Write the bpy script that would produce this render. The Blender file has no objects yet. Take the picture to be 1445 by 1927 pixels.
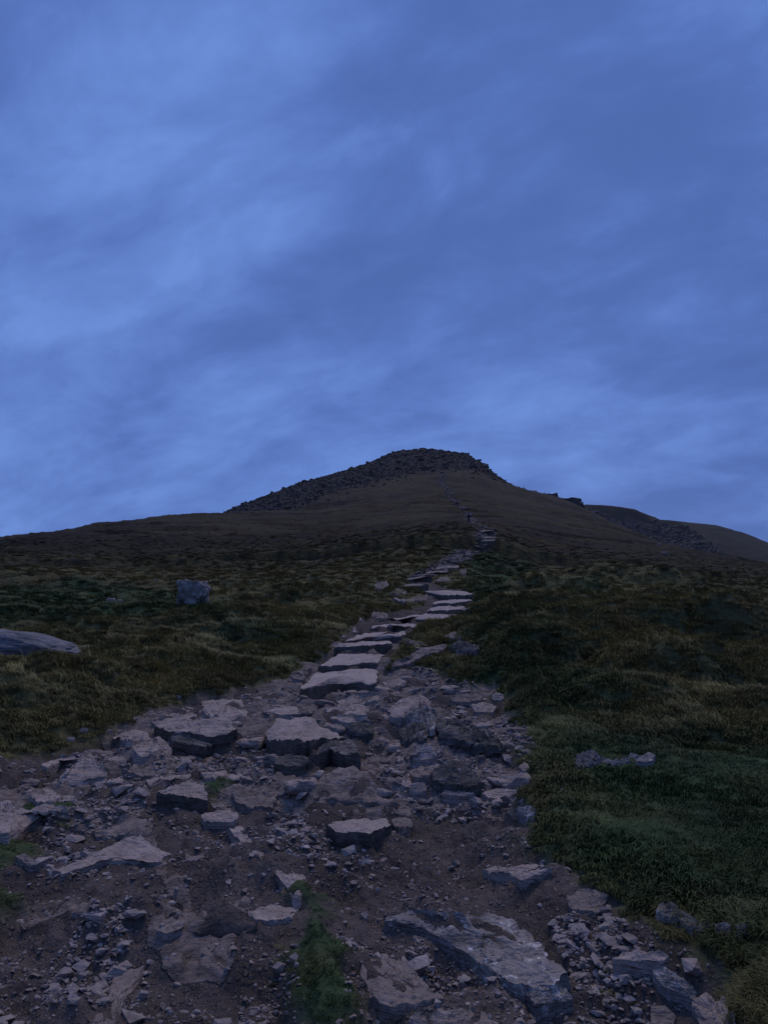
import bpy, bmesh, math, random
import numpy as np
from mathutils import Vector

# ------------------------------------------------------------------ camera
W, H, F = 1445.0, 1927.0, 1456.0          # photograph size and focal length, in pixels
PITCH = math.radians(10.0)
CAMZ = 1.6
scene = bpy.context.scene
C = bpy.data.collections.new('Scene'); scene.collection.children.link(C)
cam_data = bpy.data.cameras.new('camera'); cam = bpy.data.objects.new('camera', cam_data); C.objects.link(cam)
cam_data.sensor_fit = 'VERTICAL'; cam_data.sensor_height = 36.0; cam_data.lens = 36.0 * F / H
cam_data.clip_start = 0.05; cam_data.clip_end = 60000
cam.location = (0, 0, CAMZ); cam.rotation_euler = (math.pi / 2 + PITCH, 0, 0)
scene.camera = cam

# ------------------------------------------------------------------ dusk sky with a broken cloud deck
SUN_EL, SUN_ROT = math.radians(62), math.radians(15)
world = bpy.data.worlds.new('World'); scene.world = world; world.use_nodes = True
nt = world.node_tree; nt.nodes.clear()
def wn(t, **k):
    n = nt.nodes.new(t)
    for a, b in k.items(): setattr(n, a, b)
    return n
def wl(a, b): nt.links.new(a, b)
out = wn('ShaderNodeOutputWorld'); bg = wn('ShaderNodeBackground')
sky = wn('ShaderNodeTexSky', sky_type='NISHITA'); sky.sun_disc = False
sky.sun_elevation = math.radians(4); sky.sun_rotation = SUN_ROT; sky.altitude = 500
tc = wn('ShaderNodeTexCoord'); sep = wn('ShaderNodeSeparateXYZ'); wl(tc.outputs['Generated'], sep.inputs[0])
def math_(op, a, b=None, clamp=False):
    n = wn('ShaderNodeMath', operation=op); n.use_clamp = clamp
    for i, v in enumerate((a, b)):
        if v is None: continue
        if isinstance(v, (int, float)): n.inputs[i].default_value = v
        else: wl(v, n.inputs[i])
    return n.outputs[0]
zc = math_('ADD', math_('MAXIMUM', sep.outputs[2], 0.0), 0.42)      # cloud deck seen in perspective
cx = math_('DIVIDE', sep.outputs[0], zc); cy = math_('DIVIDE', sep.outputs[1], zc)
comb = wn('ShaderNodeCombineXYZ'); wl(cx, comb.inputs[0]); wl(cy, comb.inputs[1])
def cloud(rot, scl, off, nscale, detail, rough, dist):
    r = wn('ShaderNodeMapping'); r.inputs['Rotation'].default_value = (0, 0, math.radians(rot)); wl(comb.outputs[0], r.inputs[0])
    m = wn('ShaderNodeMapping'); m.inputs['Scale'].default_value = scl; m.inputs['Location'].default_value = off
    wl(r.outputs[0], m.inputs[0])
    n = wn('ShaderNodeTexNoise'); n.inputs['Scale'].default_value = nscale; n.inputs['Detail'].default_value = detail
    n.inputs['Roughness'].default_value = rough; n.inputs['Distortion'].default_value = dist
    wl(m.outputs[0], n.inputs['Vector']); return n.outputs[0]
big = cloud(32, (0.72, 1.35, 1), (13.965, 8.513, 0.0), 1.7, 4, 0.5, 0.3)
mid = cloud(24, (0.75, 1.25, 1), (8.2, 13.9, 0), 5.4, 8, 0.62, 0.25)
dens = math_('ADD', math_('MULTIPLY', big, 0.56), math_('MULTIPLY', mid, 0.44))
ramp = wn('ShaderNodeValToRGB'); wl(dens, ramp.inputs[0]); ramp.color_ramp.interpolation = 'B_SPLINE'
el = ramp.color_ramp.elements
el[0].position = 0.39; el[0].color = (0.102, 0.198, 0.575, 1)
el[1].position = 0.645; el[1].color = (0.242, 0.445, 1.06, 1)
e2 = el.new(0.50); e2.color = (0.136, 0.252, 0.725, 1)
SKY_STR = 0.10
mulc = wn('ShaderNodeMixRGB', blend_type='MULTIPLY'); mulc.inputs[0].default_value = 1.0
wl(sky.outputs[0], mulc.inputs[1]); mulc.inputs[2].default_value = (0.5, 0.9, 2.4, 1)
clc = wn('ShaderNodeMixRGB', blend_type='MULTIPLY'); clc.inputs[0].default_value = 1.0
wl(ramp.outputs[0], clc.inputs[1]); clc.inputs[2].default_value = (10, 10, 10, 1)
mx = wn('ShaderNodeMixRGB'); mx.inputs[0].default_value = 0.975
wl(mulc.outputs[0], mx.inputs[1]); wl(clc.outputs[0], mx.inputs[2])
wl(mx.outputs[0], bg.inputs[0]); bg.inputs[1].default_value = SKY_STR; wl(bg.outputs[0], out.inputs[0])

# the last light that soaks through the overcast, very soft
sd = bpy.data.lights.new('sun', 'SUN'); so = bpy.data.objects.new('sun', sd); C.objects.link(so)
sd.energy = 1.5; sd.angle = math.radians(28); sd.color = (1.0, 0.80, 0.62)
dv = Vector((math.sin(SUN_ROT) * math.cos(SUN_EL), math.cos(SUN_ROT) * math.cos(SUN_EL), math.sin(SUN_EL)))
so.rotation_euler = (-dv).to_track_quat('-Z', 'Y').to_euler(); so.location = (0, -20, 60)
scene.view_settings.view_transform = 'Standard'; scene.view_settings.look = 'None'
scene.view_settings.gamma = 1; scene.view_settings.exposure = -0.45
scene.render.engine = 'CYCLES'; scene.cycles.use_denoising = True
scene.cycles.max_bounces = 4; scene.cycles.diffuse_bounces = 2
scene.cycles.transparent_max_bounces = 8

# ------------------------------------------------------------------ noise
rng = np.random.default_rng(11)
_perm = rng.permutation(256).astype(np.int64); _perm = np.concatenate([_perm, _perm, _perm])
_g3 = rng.normal(size=(256, 3)); _g3 /= np.linalg.norm(_g3, axis=1)[:, None]
def perlin(p):
    p = np.asarray(p, float); i = np.floor(p).astype(np.int64); f = p - i; i &= 255
    u = f * f * f * (f * (f * 6 - 15) + 10); r = 0
    for dx in (0, 1):
        for dy in (0, 1):
            for dz in (0, 1):
                h = _perm[_perm[_perm[i[:, 0] + dx] + i[:, 1] + dy] + i[:, 2] + dz] & 255
                g = _g3[h]
                d = g[:, 0] * (f[:, 0] - dx) + g[:, 1] * (f[:, 1] - dy) + g[:, 2] * (f[:, 2] - dz)
                w = (u[:, 0] if dx else 1 - u[:, 0]) * (u[:, 1] if dy else 1 - u[:, 1]) * (u[:, 2] if dz else 1 - u[:, 2])
                r = r + d * w
    return r * 1.5
def fbm(p, oct=4, gain=0.5, lac=2.03):
    a, r, p = 1.0, 0, np.asarray(p, float)
    for k in range(oct):
        r = r + a * perlin(p + 17.3 * k); a *= gain; p = p * lac
    return r
def P3(x, y, s, z=0.0):
    return np.stack([x * s, y * s, np.full_like(x, z)], 1)
def sstep(a, b, x):
    t = np.clip((x - a) / (b - a), 0, 1); return t * t * (3 - 2 * t)

# ------------------------------------------------------------------ lie of the land (surveyed control points)
def ray(px, py):
    u = (np.asarray(px, float) - W / 2) / F; v = (H / 2 - np.asarray(py, float)) / F
    fy = math.cos(PITCH) - v * math.sin(PITCH); fz = math.sin(PITCH) + v * math.cos(PITCH)
    return u / fy, fz / fy                    # x/Y, z/Y
ctrl = [  # column, row, distance
 (640,1927,3.05),(640,1700,4.15),(640,1500,6.1),(640,1400,7.9),(640,1290,12.0),(655,1251,13.8),(700,1203,17),(745,1165,22),
 (850,1118,29),(790,1090,36),(830,1070,42),(880,1035,56),(917,1000,80),(882,982,140),(850,940,215),(840,905,300),(835,885,360),
 (830,851,420),(820,847,445),(820,870,520),(820,950,720),
 (0,1927,3.1),(0,1700,4.2),(0,1500,6.2),(0,1380,8.4),(0,1262,13.5),(0,1180,20),(0,1110,34),(0,1060,60),(0,1028,95),(0,1016,130),
 (0,1035,190),(0,1100,400),(0,1150,720),(200,987,150),(200,998,210),(300,976,160),(300,990,230),
 (250,1262,13.3),(350,1137,27),(250,1080,48),(250,1030,92),(300,1060,500),(400,971,170),(430,972,235),
 (440,957,440),(440,1000,650),(500,939,450),(560,913,450),(600,905,450),(650,886,440),(700,869,430),(735,854,425),
 (500,964,300),(600,932,315),(720,902,345),(600,1000,130),(600,1060,55),(600,1120,29),(450,1035,78),(600,960,560),
 (1445,1927,3.05),(1445,1700,4.1),(1445,1500,6.0),(1445,1380,8.2),(1445,1270,12.3),(1445,1190,19),(1445,1130,34),(1445,1085,75),
 (1445,1064,140),(1445,1080,220),(1445,1180,450),(1250,1262,12.6),(1200,1180,20.5),(1200,1110,38),(1150,1050,80),(1150,1008,160),
 (1250,1024,230),(1250,1045,330),(1250,1120,600),(1000,1090,45),(1000,1030,85),(1020,980,170),(960,955,230),
 (930,896,400),(960,912,400),(1000,928,390),(1060,944,382),(1090,957,375),(1150,984,310),(1130,1020,480),(1000,960,530),(900,905,500),
 (880,858,425),(905,871,415),
 (-600,1500,6.2),(-600,1290,12),(-600,1130,50),(-600,1090,120),(-600,1200,400),(2100,1500,6),(2100,1290,12),(2100,1150,50),(2100,1130,140),(2100,1300,400)]
cp = np.array(ctrl, float); a_, e_ = ray(cp[:, 0], cp[:, 1])
CX, CY, CZ = a_ * cp[:, 2], cp[:, 2], e_ * cp[:, 2]
ex = np.array([(-4, 0, -1.55), (0, 0, -1.6), (4, 0, -1.6), (-2, -1.4, -1.75), (2, -1.4, -1.75)])
CX = np.r_[CX, ex[:, 0]]; CY = np.r_[CY, ex[:, 1]]; CZ = np.r_[CZ, ex[:, 2]]
BACK = 2.0
def tw(x, y):
    w = y + BACK; return x / w, np.log(w)
ct, cw = tw(CX, CY); Q = np.stack([ct * 3.2, cw], 1); val = CZ / np.exp(cw)
def tps(r2): return 0.5 * r2 * np.log(r2 + 1e-9)
n_ = len(Q); D2 = ((Q[:, None] - Q[None]) ** 2).sum(2)
A = np.zeros((n_ + 3, n_ + 3)); A[:n_, :n_] = tps(D2) + np.eye(n_) * 2e-4; A[:n_, n_] = 1; A[:n_, n_ + 1:] = Q
A[n_, :n_] = 1; A[n_ + 1:, :n_] = Q.T
sol = np.linalg.solve(A, np.r_[val, 0, 0, 0])
def macro(x, y):
    t, lw = tw(x, y); q = np.stack([t * 3.2, lw], 1); r = np.empty(len(q))
    for s in range(0, len(q), 40000):
        k = q[s:s + 40000]; d2 = ((k[:, None] - Q[None]) ** 2).sum(2)
        r[s:s + 40000] = tps(d2) @ sol[:n_] + sol[n_] + k @ sol[n_ + 1:]
    return r * np.exp(lw) + CAMZ
# regular grid in (t, log w)
GT = np.concatenate([np.linspace(-1.7, -0.66, 40)[:-1], np.linspace(-0.66, 0.66, 620), np.linspace(0.66, 1.7, 40)[1:]])
GW = np.log(np.concatenate([np.geomspace(0.7, 4.2, 60)[:-1], np.geomspace(4.2, 26, 520)[:-1], np.geomspace(26, 900, 380)]))
NT, NW = len(GT), len(GW)
TT, LW = np.meshgrid(GT, GW); WW = np.exp(LW)
GX = (TT * WW).ravel(); GY = (WW - BACK).ravel()
mt, mw = np.linspace(-1.7, 1.7, 260), np.linspace(GW[0], GW[-1], 240)
MT, MW = np.meshgrid(mt, mw)
Mz = macro((MT * np.exp(MW)).ravel(), np.exp(MW).ravel() - BACK).reshape(MT.shape)
def bil(grid, ta, wa, t, lw):
    i = np.clip(np.searchsorted(ta, t) - 1, 0, len(ta) - 2); j = np.clip(np.searchsorted(wa, lw) - 1, 0, len(wa) - 2)
    a = np.clip((t - ta[i]) / (ta[i + 1] - ta[i]), 0, 1); b = np.clip((lw - wa[j]) / (wa[j + 1] - wa[j]), 0, 1)
    return (grid[j, i] * (1 - a) + grid[j, i + 1] * a) * (1 - b) + (grid[j + 1, i] * (1 - a) + grid[j + 1, i + 1] * a) * b
def zmacro(x, y):
    x, y = np.asarray(x, float), np.asarray(y, float); t, lw = tw(x, np.maximum(y, -1.25)); return bil(Mz, mt, mw, t, lw)
YS = np.geomspace(1.2, 700, 900)
def hit(zf, px, py, h=0.0, ymax=None):
    """where the line of sight through a spot of the photograph meets the ground (raised by h)"""
    px = np.atleast_1d(np.asarray(px, float)); py = np.atleast_1d(np.asarray(py, float)); h = np.broadcast_to(np.asarray(h, float), px.shape)
    a, e = ray(px, py); X = a[:, None] * YS[None]; Z = CAMZ + e[:, None] * YS[None]; Yy = np.broadcast_to(YS[None], X.shape)
    g = zf(X.ravel(), Yy.ravel()).reshape(X.shape) + h[:, None]
    below = Z < g; k = below.argmax(1); k = np.where(below.any(1), np.maximum(k, 1), len(YS) - 1); r = np.arange(len(px))
    d0 = Z[r, k - 1] - g[r, k - 1]; d1 = Z[r, k] - g[r, k]; f = np.clip(d0 / (d0 - d1 + 1e-12), 0, 1)
    y = YS[k - 1] + (YS[k] - YS[k - 1]) * f
    return np.stack([a * y, y, CAMZ + e * y], 1)

# ------------------------------------------------------------------ path, grass islands, green patches (world outlines)
CROP = {'F': (0, 0, 1.0), 'Z4': (0, 1280, 1445 / 520), 'Z5': (460, 1240, 1445 / 580), 'Z6': (0, 1580, 1445 / 620),
        'Z7': (540, 1560, 1445 / 560), 'Z8': (950, 1380, 1445 / 495), 'ZS': (540, 1140, 1445 / 360), 'ZU': (680, 980, 1445 / 280)}
def full(crop, pts):
    ox, oy, s = CROP[crop]; p = np.array(pts, float); return np.stack([ox + p[:, 0] / s, oy + p[:, 1] / s], 1)
def wpoly(pts, crop='F'):
    p = full(crop, pts); return hit(zmacro, p[:, 0], p[:, 1])[:, :2]
PATH = wpoly([(-260,2300),(-240,1475),(-60,1470),(60,1432),(130,1405),(190,1388),(270,1350),(350,1322),(470,1296),(550,1280),(590,1250),(640,1205),
  (690,1166),(770,1150),(790,1160),(760,1200),(728,1240),(735,1262),(800,1268),(860,1285),(935,1305),(955,1345),(995,1385),(1012,1430),(990,1470),
  (1010,1530),(985,1565),(1005,1600),(1062,1640),(1140,1680),(1165,1745),(1235,1780),(1335,1830),(1395,1880),(1420,2000),(1440,2300)])
ISLES = [wpoly(p, c) for c, p in [
  ('Z7', [(60,380),(150,395),(200,500),(225,640),(245,800),(260,947),(180,1100),(60,1100),(90,900),(70,700),(90,520)]),
  ('F', [(-80,1600),(40,1608),(66,1628),(50,1650),(20,1665),(-80,1670)]), ('F', [(-80,1690),(12,1700),(28,1740),(10,1790),(-80,1800)]),
  ('Z4', [(150,750),(190,715),(270,695),(350,705),(375,740),(330,765),(230,770)]), ('Z4', [(845,640),(860,605),(920,590),(960,615),(950,650),(890,660)]),
  ('Z4', [(1085,545),(1130,525),(1200,530),(1215,555),(1160,575),(1130,620),(1105,610)])]]
GREEN = [wpoly(p) for p in [
  [(1010,1440),(1100,1400),(1300,1420),(1600,1400),(1700,1700),(1500,1930),(1380,1860),(1280,1800),(1170,1740),(1150,1690),(1060,1630),(1000,1560)],
  [(0,1110),(150,1090),(300,1120),(420,1150),(420,1195),(260,1180),(120,1190),(-100,1200)], [(730,1250),(720,1210),(760,1190),(780,1215),(745,1255)],
  [(870,1040),(1020,1050),(1000,1110),(900,1150),(880,1100)], [(800,1290),(1000,1270),(1200,1330),(1150,1370),(1000,1380),(950,1310)]]]
def sdist(x, y, poly):
    """signed distance to a closed outline, positive inside"""
    n = len(poly); d = np.full(x.shape, 1e9); ins = np.zeros(x.shape, bool)
    for i in range(n):
        ax, ay = poly[i]; bx, by = poly[(i + 1) % n]; dx, dy = bx - ax, by - ay
        t = np.clip(((x - ax) * dx + (y - ay) * dy) / (dx * dx + dy * dy + 1e-12), 0, 1)
        d = np.minimum(d, (x - ax - t * dx) ** 2 + (y - ay - t * dy) ** 2)
        ins ^= ((ay > y) != (by > y)) & (x < (bx - ax) * (y - ay) / (by - ay + 1e-12) + ax)
    return np.sqrt(d) * np.where(ins, 1, -1)
TRAIL_PX = [(650,1262),(715,1205),(745,1180),(800,1160),(845,1140),(845,1120),(800,1104),(785,1092),(825,1074),(868,1047),(903,1022),(917,1002),(895,986),(878,966),(858,946),(842,925),(828,905),(835,892)]
TRAIL = hit(zmacro, [p[0] for p in TRAIL_PX], [p[1] for p in TRAIL_PX])[:, :2]
TRAILW = np.array([.7,.6,.6,.7,.8,.8,.55,.6,.65,.7,.75,.8,1.0,1.1,1.2,1.3,1.3,1.2])
def dtrail(x, y):
    d = np.full(x.shape, -1e9)
    for i in range(len(TRAIL) - 1):
        (ax, ay), (bx, by) = TRAIL[i], TRAIL[i + 1]; dx, dy = bx - ax, by - ay
        t = np.clip(((x - ax) * dx + (y - ay) * dy) / (dx * dx + dy * dy + 1e-12), 0, 1)
        w = TRAILW[i] * (1 - t) + TRAILW[i + 1] * t
        d = np.maximum(d, w - np.hypot(x - ax - t * dx, y - ay - t * dy))
    return d
def pathmask(x, y):
    """positive on bare ground, in metres from the turf edge"""
    d = np.full(x.shape, -5.0); m = y < 40
    d[m] = sdist(x[m], y[m], PATH)
    for p in ISLES: d[m] = np.minimum(d[m], -sdist(x[m], y[m], p))
    k = y > 9
    if k.any(): d[k] = np.maximum(d[k], dtrail(x[k], y[k]) - 0.02 * np.clip(y[k] - 60, 0, 20))
    return d
def greenness(x, y):
    g = 0.12 + fbm(P3(x, y, 0.35, 3.0), 4, 0.6) * 0.65 + fbm(P3(x, y, 0.06, 9.0), 3) * 0.5 * sstep(10, 40, y) - 0.05
    for p in GREEN + ISLES:
        g = np.maximum(g, sstep(-0.6 if len(p) and any(p is g_ for g_ in GREEN) else -0.15, 0.5 if any(p is g_ for g_ in GREEN) else 0.02, sdist(x, y, p) / (1 + y * 0.02)) * 0.9 + 0.38 * fbm(P3(x, y, 1.2, 1.0), 4, 0.65))
    return np.clip(g * 0.9 + 0.15 - 0.3 * sstep(60, 130, y), 0, 1)
def heathness(x, y):
    h = sstep(38, 90, y + 14 * fbm(P3(x, y, 0.05, 5.0), 3)) * 0.7 + 0.35 * fbm(P3(x, y, 0.03, 2.0), 3) * sstep(25, 60, y)
    return np.clip(h, 0, 1)
def rocky(x, y):
    n = fbm(P3(x + 0.35 * y, y, 0.85, 60.0), 4, 0.55); return sstep(-0.12, 0.22, n + 0.10 * sstep(5, 7, y) - (0.22 + 0.3 * sstep(-1.0, -0.3, x)) * (1 - sstep(4.6, 5.8, y)))
HUM_PX = [(1010,1262,.45,.8),(1040,1290,.40,.8),(1150,1275,.35,.8),(1250,1290,.35,.9),(1390,1235,.65,1.5),(1090,1190,.50,1.3),(1180,1215,.45,1.2),(1300,1180,.5,1.6),(90,1345,.28,.6),(170,1355,.22,.5),(40,1390,.25,.6),(1330,1330,.22,.7),(230,1290,.25,.9),(480,1240,.22,.9),(400,1200,.3,1.3),(520,1150,.35,1.4),(290,1075,.6,2.6),(1100,1140,.5,1.9),(1240,1110,.6,3.0)]
HUM = hit(zmacro, [h[0] for h in HUM_PX], [h[1] for h in HUM_PX])
def hummocks(x, y):
    r = np.zeros_like(x); wob = 0.35 * fbm(P3(x, y, 1.1, 90.0), 3); wob2 = 0.35 * fbm(P3(x, y, 1.1, 95.0), 3)
    for (a, b_, hh, R_), c in zip(HUM_PX, HUM):
        dx = (x - c[0]) / (R_ * 1.35) + wob; dy = (y - c[1] - R_) / R_ + wob2; dy = np.where(dy < 0, dy * 1.5, dy * 0.6)
        d2 = dx * dx + dy * dy; r = np.maximum(r, hh * np.exp(-d2 * d2) * (1.35 if a > 900 else 1.0))
    return r
def detail(x, y):
    d = pathmask(x, y); far = np.maximum(y, 1.0)
    edge = d + 0.17 * fbm(P3(x, y, 2.2), 4, 0.6)
    bare = sstep(-0.10, 0.12, edge)
    near = 1 - sstep(25, 60, y)
    # stony, eroded bare ground: hollows, runnels, small ledges
    b = 0.055 * fbm(P3(x, y, 0.95, 0.3), 3) + 0.028 * fbm(P3(x, y, 4.2, 1.3), 3) + 0.010 * np.abs(fbm(P3(x, y, 16, 4.0), 2))
    n = fbm(P3(x + 0.3 * y, y, 1.7, 7.7), 3); k = np.floor(n * 5) / 5; b = b + 0.16 * (k + sstep(0.7, 1.0, (n - k) * 5) / 5)
    rk_ = rocky(x, y); st = fbm(np.stack([x * 3.1 + 0.6 * y, y * 2.2, np.zeros_like(x)], 1), 3); ks = np.floor(st * 6) / 6; b = b + rk_ * (0.035 + 0.05 * (ks + sstep(0.75, 1.0, (st - ks) * 6) / 6))
    # tussocky turf
    tus = np.abs(fbm(P3(x, y, 0.75, 12.0), 2)); tus2 = np.abs(fbm(P3(x, y, 2.1, 14.0), 2))
    rough = 1 - 0.75 * np.clip(sdist(x, y, GREEN[0]) + 0.3, 0, 1)
    grow = sstep(0.0, 1.0, -d)
    g = (0.13 + 0.38 * tus * rough * (0.35 + 0.65 * grow) + 0.10 * tus2 * rough) * (0.45 + 0.55 * sstep(0, 0.3, -d)) + 0.18 * fbm(P3(x, y, 0.28, 3.3), 3) * grow
    g = g * np.clip(1.1 - y / 90, 0.35, 1)
    nearm = y < 120; hm = np.zeros_like(x); hm[nearm] = hummocks(x[nearm], y[nearm]); g = g + hm * sstep(0.3, 1.3, -d)
    # broad swells, peat hags and ledges further up
    mid = 0.9 * fbm(P3(x, y * 1.6, 0.045, 6.0), 4) * sstep(28, 80, y) + 2.6 * fbm(P3(x, y, 0.012, 8.0), 5, 0.55) * sstep(90, 260, y)
    mid = mid + (0.30 * np.abs(fbm(P3(x, y * 1.5, 0.22, 26.0), 4, 0.6)) + 0.10 * fbm(P3(x, y, 0.9, 27.0), 3, 0.6)) * sstep(35, 80, y)
    hag = np.clip(fbm(P3(x * 0.35, y, 0.11, 21.0), 3), 0, 1); mid = mid - 1.3 * sstep(0.22, 0.36, hag) * sstep(30, 50, y) * (1 - sstep(200, 330, y))
    return bare * b * (0.4 + 0.6 * near) + (1 - bare) * g + mid * (1 - sstep(300, 400, y) * 0.85), bare, d

print('terrain', NT * NW)
dz, BARE, PD = detail(GX, GY)
GZ = zmacro(GX, GY) + dz
# outer rim falls away to the valley
fall = np.maximum(sstep(620, 880, GY), sstep(0.75, 1.6, np.abs(TT.ravel())) * sstep(60, 260, GY))
GZ = GZ * (1 - fall) + (-70) * fall
ZG = GZ.reshape(NW, NT)
def zg(x, y):
    x, y = np.asarray(x, float), np.asarray(y, float); t, lw = tw(x, np.maximum(y, -1.25)); return bil(ZG, GT, GW, t, lw)

# ------------------------------------------------------------------ materials
def mat(name, rough=0.9):
    m = bpy.data.materials.new(name); m.use_nodes = True; b = m.node_tree.nodes['Principled BSDF']
    b.inputs['Roughness'].default_value = rough; b.inputs['Specular IOR Level'].default_value = 0.25
    return m, m.node_tree, b
class NB:
    def __init__(s, t): s.t = t
    def n(s, ty, **k):
        x = s.t.nodes.new(ty)
        for a, b in k.items(): setattr(x, a, b)
        return x
    def l(s, a, b): s.t.links.new(a, b)
    def noise(s, vec, scale, detail=4, rough=0.55, dist=0.0):
        x = s.n('ShaderNodeTexNoise'); x.inputs['Scale'].default_value = scale; x.inputs['Detail'].default_value = detail
        x.inputs['Roughness'].default_value = rough; x.inputs['Distortion'].default_value = dist; s.l(vec, x.inputs['Vector']); return x.outputs[0]
    def voro(s, vec, scale, feature='F1', out='Distance'):
        x = s.n('ShaderNodeTexVoronoi', feature=feature); x.inputs['Scale'].default_value = scale; s.l(vec, x.inputs['Vector']); return x.outputs[out]
    def ramp(s, v, stops):
        x = s.n('ShaderNodeValToRGB'); s.l(v, x.inputs[0]); e = x.color_ramp.elements
        for i, (p, c) in enumerate(stops):
            q = e[i] if i < 2 else e.new(p)
            q.position = p; q.color = (c, c, c, 1) if isinstance(c, (int, float)) else (*c, 1)
        return x.outputs[0]
    def mix(s, f, a, b, bt='MIX'):
        x = s.n('ShaderNodeMixRGB', blend_type=bt)
        for i, v in ((0, f), (1, a), (2, b)):
            if isinstance(v, (int, float)): x.inputs[i].default_value = v if i == 0 else (v, v, v, 1)
            elif isinstance(v, tuple): x.inputs[i].default_value = (*v, 1)
            else: s.l(v, x.inputs[i])
        return x.outputs[0]
    def m(s, op, a, b=None, clamp=False):
        x = s.n('ShaderNodeMath', operation=op); x.use_clamp = clamp
        for i, v in enumerate((a, b)):
            if v is None: continue
            if isinstance(v, (int, float)): x.inputs[i].default_value = v
            else: s.l(v, x.inputs[i])
        return x.outputs[0]
    def attr(s, name, ty='GEOMETRY'):
        x = s.n('ShaderNodeAttribute', attribute_name=name, attribute_type=ty); return x
    def pos(s): return s.n('ShaderNodeNewGeometry').outputs['Position']
    def scalevec(s, v, sc):
        x = s.n('ShaderNodeMapping'); x.inputs['Scale'].default_value = sc; s.l(v, x.inputs[0]); return x.outputs[0]
    def bump(s, h, strength, dist, normal=None):
        x = s.n('ShaderNodeBump'); x.inputs['Strength'].default_value = strength; x.inputs['Distance'].default_value = dist
        s.l(h, x.inputs['Height'])
        if normal is not None: s.l(normal, x.inputs['Normal'])
        return x.outputs[0]

def rock_material(name, c0, c1, c2, lichen=0.25, lcol=(0.50, 0.48, 0.47), bump=1.0, big=1.0, moss=0.0):
    c0, c1, c2 = (tuple(x * 0.96 for x in c) for c in (c0, c1, c2))
    m, t, b = mat(name, 0.85); N = NB(t); p = N.pos()
    w = N.noise(p, 1.1 / big, 4); f1 = N.noise(p, 4.5 / big, 6, 0.62); f2 = N.noise(p, 26 / big, 5, 0.6)
    strat = N.noise(N.scalevec(p, (1, 1, 7)), 5 / big, 4, 0.6, 0.6)
    col = N.mix(N.ramp(f1, [(0.34, 0.0), (0.66, 1.0)]), c0, c1)
    col = N.mix(N.ramp(w, [(0.42, 0.0), (0.64, 0.75)]), col, c2)
    col = N.mix(N.ramp(strat, [(0.3, 0.45), (0.5, 0.0)]), col, tuple(x * 0.45 for x in c0))
    li = N.m('MULTIPLY', N.ramp(N.noise(p, 9 / big, 6, 0.7, 0.4), [(0.56, 0.0), (0.62, 1.0)]), N.ramp(f2, [(0.4, 0.2), (0.6, 1.0)]))
    col = N.mix(N.m('MULTIPLY', li, lichen), col, lcol)
    if moss > 0:
        mm = N.m('MULTIPLY', N.ramp(N.noise(p, 2.6 / big, 5, 0.65), [(0.5, 0.0), (0.62, 1.0)]), moss)
        col = N.mix(mm, col, (0.035, 0.042, 0.022))
    pit = N.ramp(N.voro(p, 22 / big), [(0.05, 0.0), (0.3, 1.0)])
    col = N.mix(N.m('MULTIPLY', N.ramp(f2, [(0.3, 1.0), (0.46, 0.0)]), 0.5), col, tuple(x * 0.35 for x in c0))
    N.l(col, b.inputs['Base Color'])
    h = N.m('ADD', N.m('MULTIPLY', f1, 1.0), N.m('ADD', N.m('MULTIPLY', f2, 0.35), N.m('ADD', N.m('MULTIPLY', strat, 0.8), N.m('MULTIPLY', pit, 0.12))))
    N.l(N.bump(h, 0.9 * bump, 0.05 * big), b.inputs['Normal'])
    return m
M = {}
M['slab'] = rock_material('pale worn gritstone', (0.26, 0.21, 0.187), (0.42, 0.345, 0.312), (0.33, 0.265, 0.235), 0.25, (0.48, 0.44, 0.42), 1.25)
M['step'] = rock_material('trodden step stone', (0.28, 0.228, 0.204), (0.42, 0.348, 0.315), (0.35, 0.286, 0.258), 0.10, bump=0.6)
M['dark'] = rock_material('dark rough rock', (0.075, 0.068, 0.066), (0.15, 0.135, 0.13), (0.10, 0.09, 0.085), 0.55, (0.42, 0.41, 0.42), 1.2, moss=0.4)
M['riser'] = rock_material('unworn stone with painted shade', (0.075, 0.063, 0.057), (0.15, 0.125, 0.113), (0.10, 0.083, 0.075), 0.15, (0.25, 0.23, 0.22), 1.0, moss=0.6)  # step and block sides: shade of the fronts painted in, plus moss and unworn stone
M['bed'] = rock_material('brown bedrock', (0.17, 0.138, 0.122), (0.28, 0.232, 0.21), (0.20, 0.16, 0.14), 0.3, (0.40, 0.36, 0.34), 1.1)
M['lichen'] = rock_material('lichen crusted limestone', (0.17, 0.15, 0.14), (0.34, 0.31, 0.295), (0.25, 0.225, 0.215), 0.95, (0.62, 0.60, 0.59), 1.3)
M['grey'] = rock_material('blue grey boulder', (0.13, 0.13, 0.14), (0.22, 0.222, 0.24), (0.11, 0.11, 0.12), 0.4, (0.34, 0.345, 0.37), 1.3)
M['scree'] = rock_material('scree rock', (0.034, 0.034, 0.037), (0.085, 0.084, 0.09), (0.055, 0.054, 0.057), 0.25, (0.14, 0.14, 0.15), 1.0, 14)
M['crag'] = rock_material('crag rock', (0.030, 0.030, 0.032), (0.075, 0.074, 0.078), (0.05, 0.05, 0.052), 0.2, (0.13, 0.13, 0.14), 1.0, 10)
M['pebble'] = rock_material('loose stone', (0.20, 0.165, 0.15), (0.36, 0.31, 0.29), (0.26, 0.215, 0.195), 0.1, bump=0.5)
M['peat'] = rock_material('peaty earth', (0.07, 0.054, 0.045), (0.13, 0.103, 0.09), (0.08, 0.062, 0.052), 0.0, bump=0.9, moss=0.6)
ms, t, b = mat('packed soil', 0.95); N = NB(t); p = N.pos(); nf_ = N.noise(p, 11, 6, 0.66)
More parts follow.
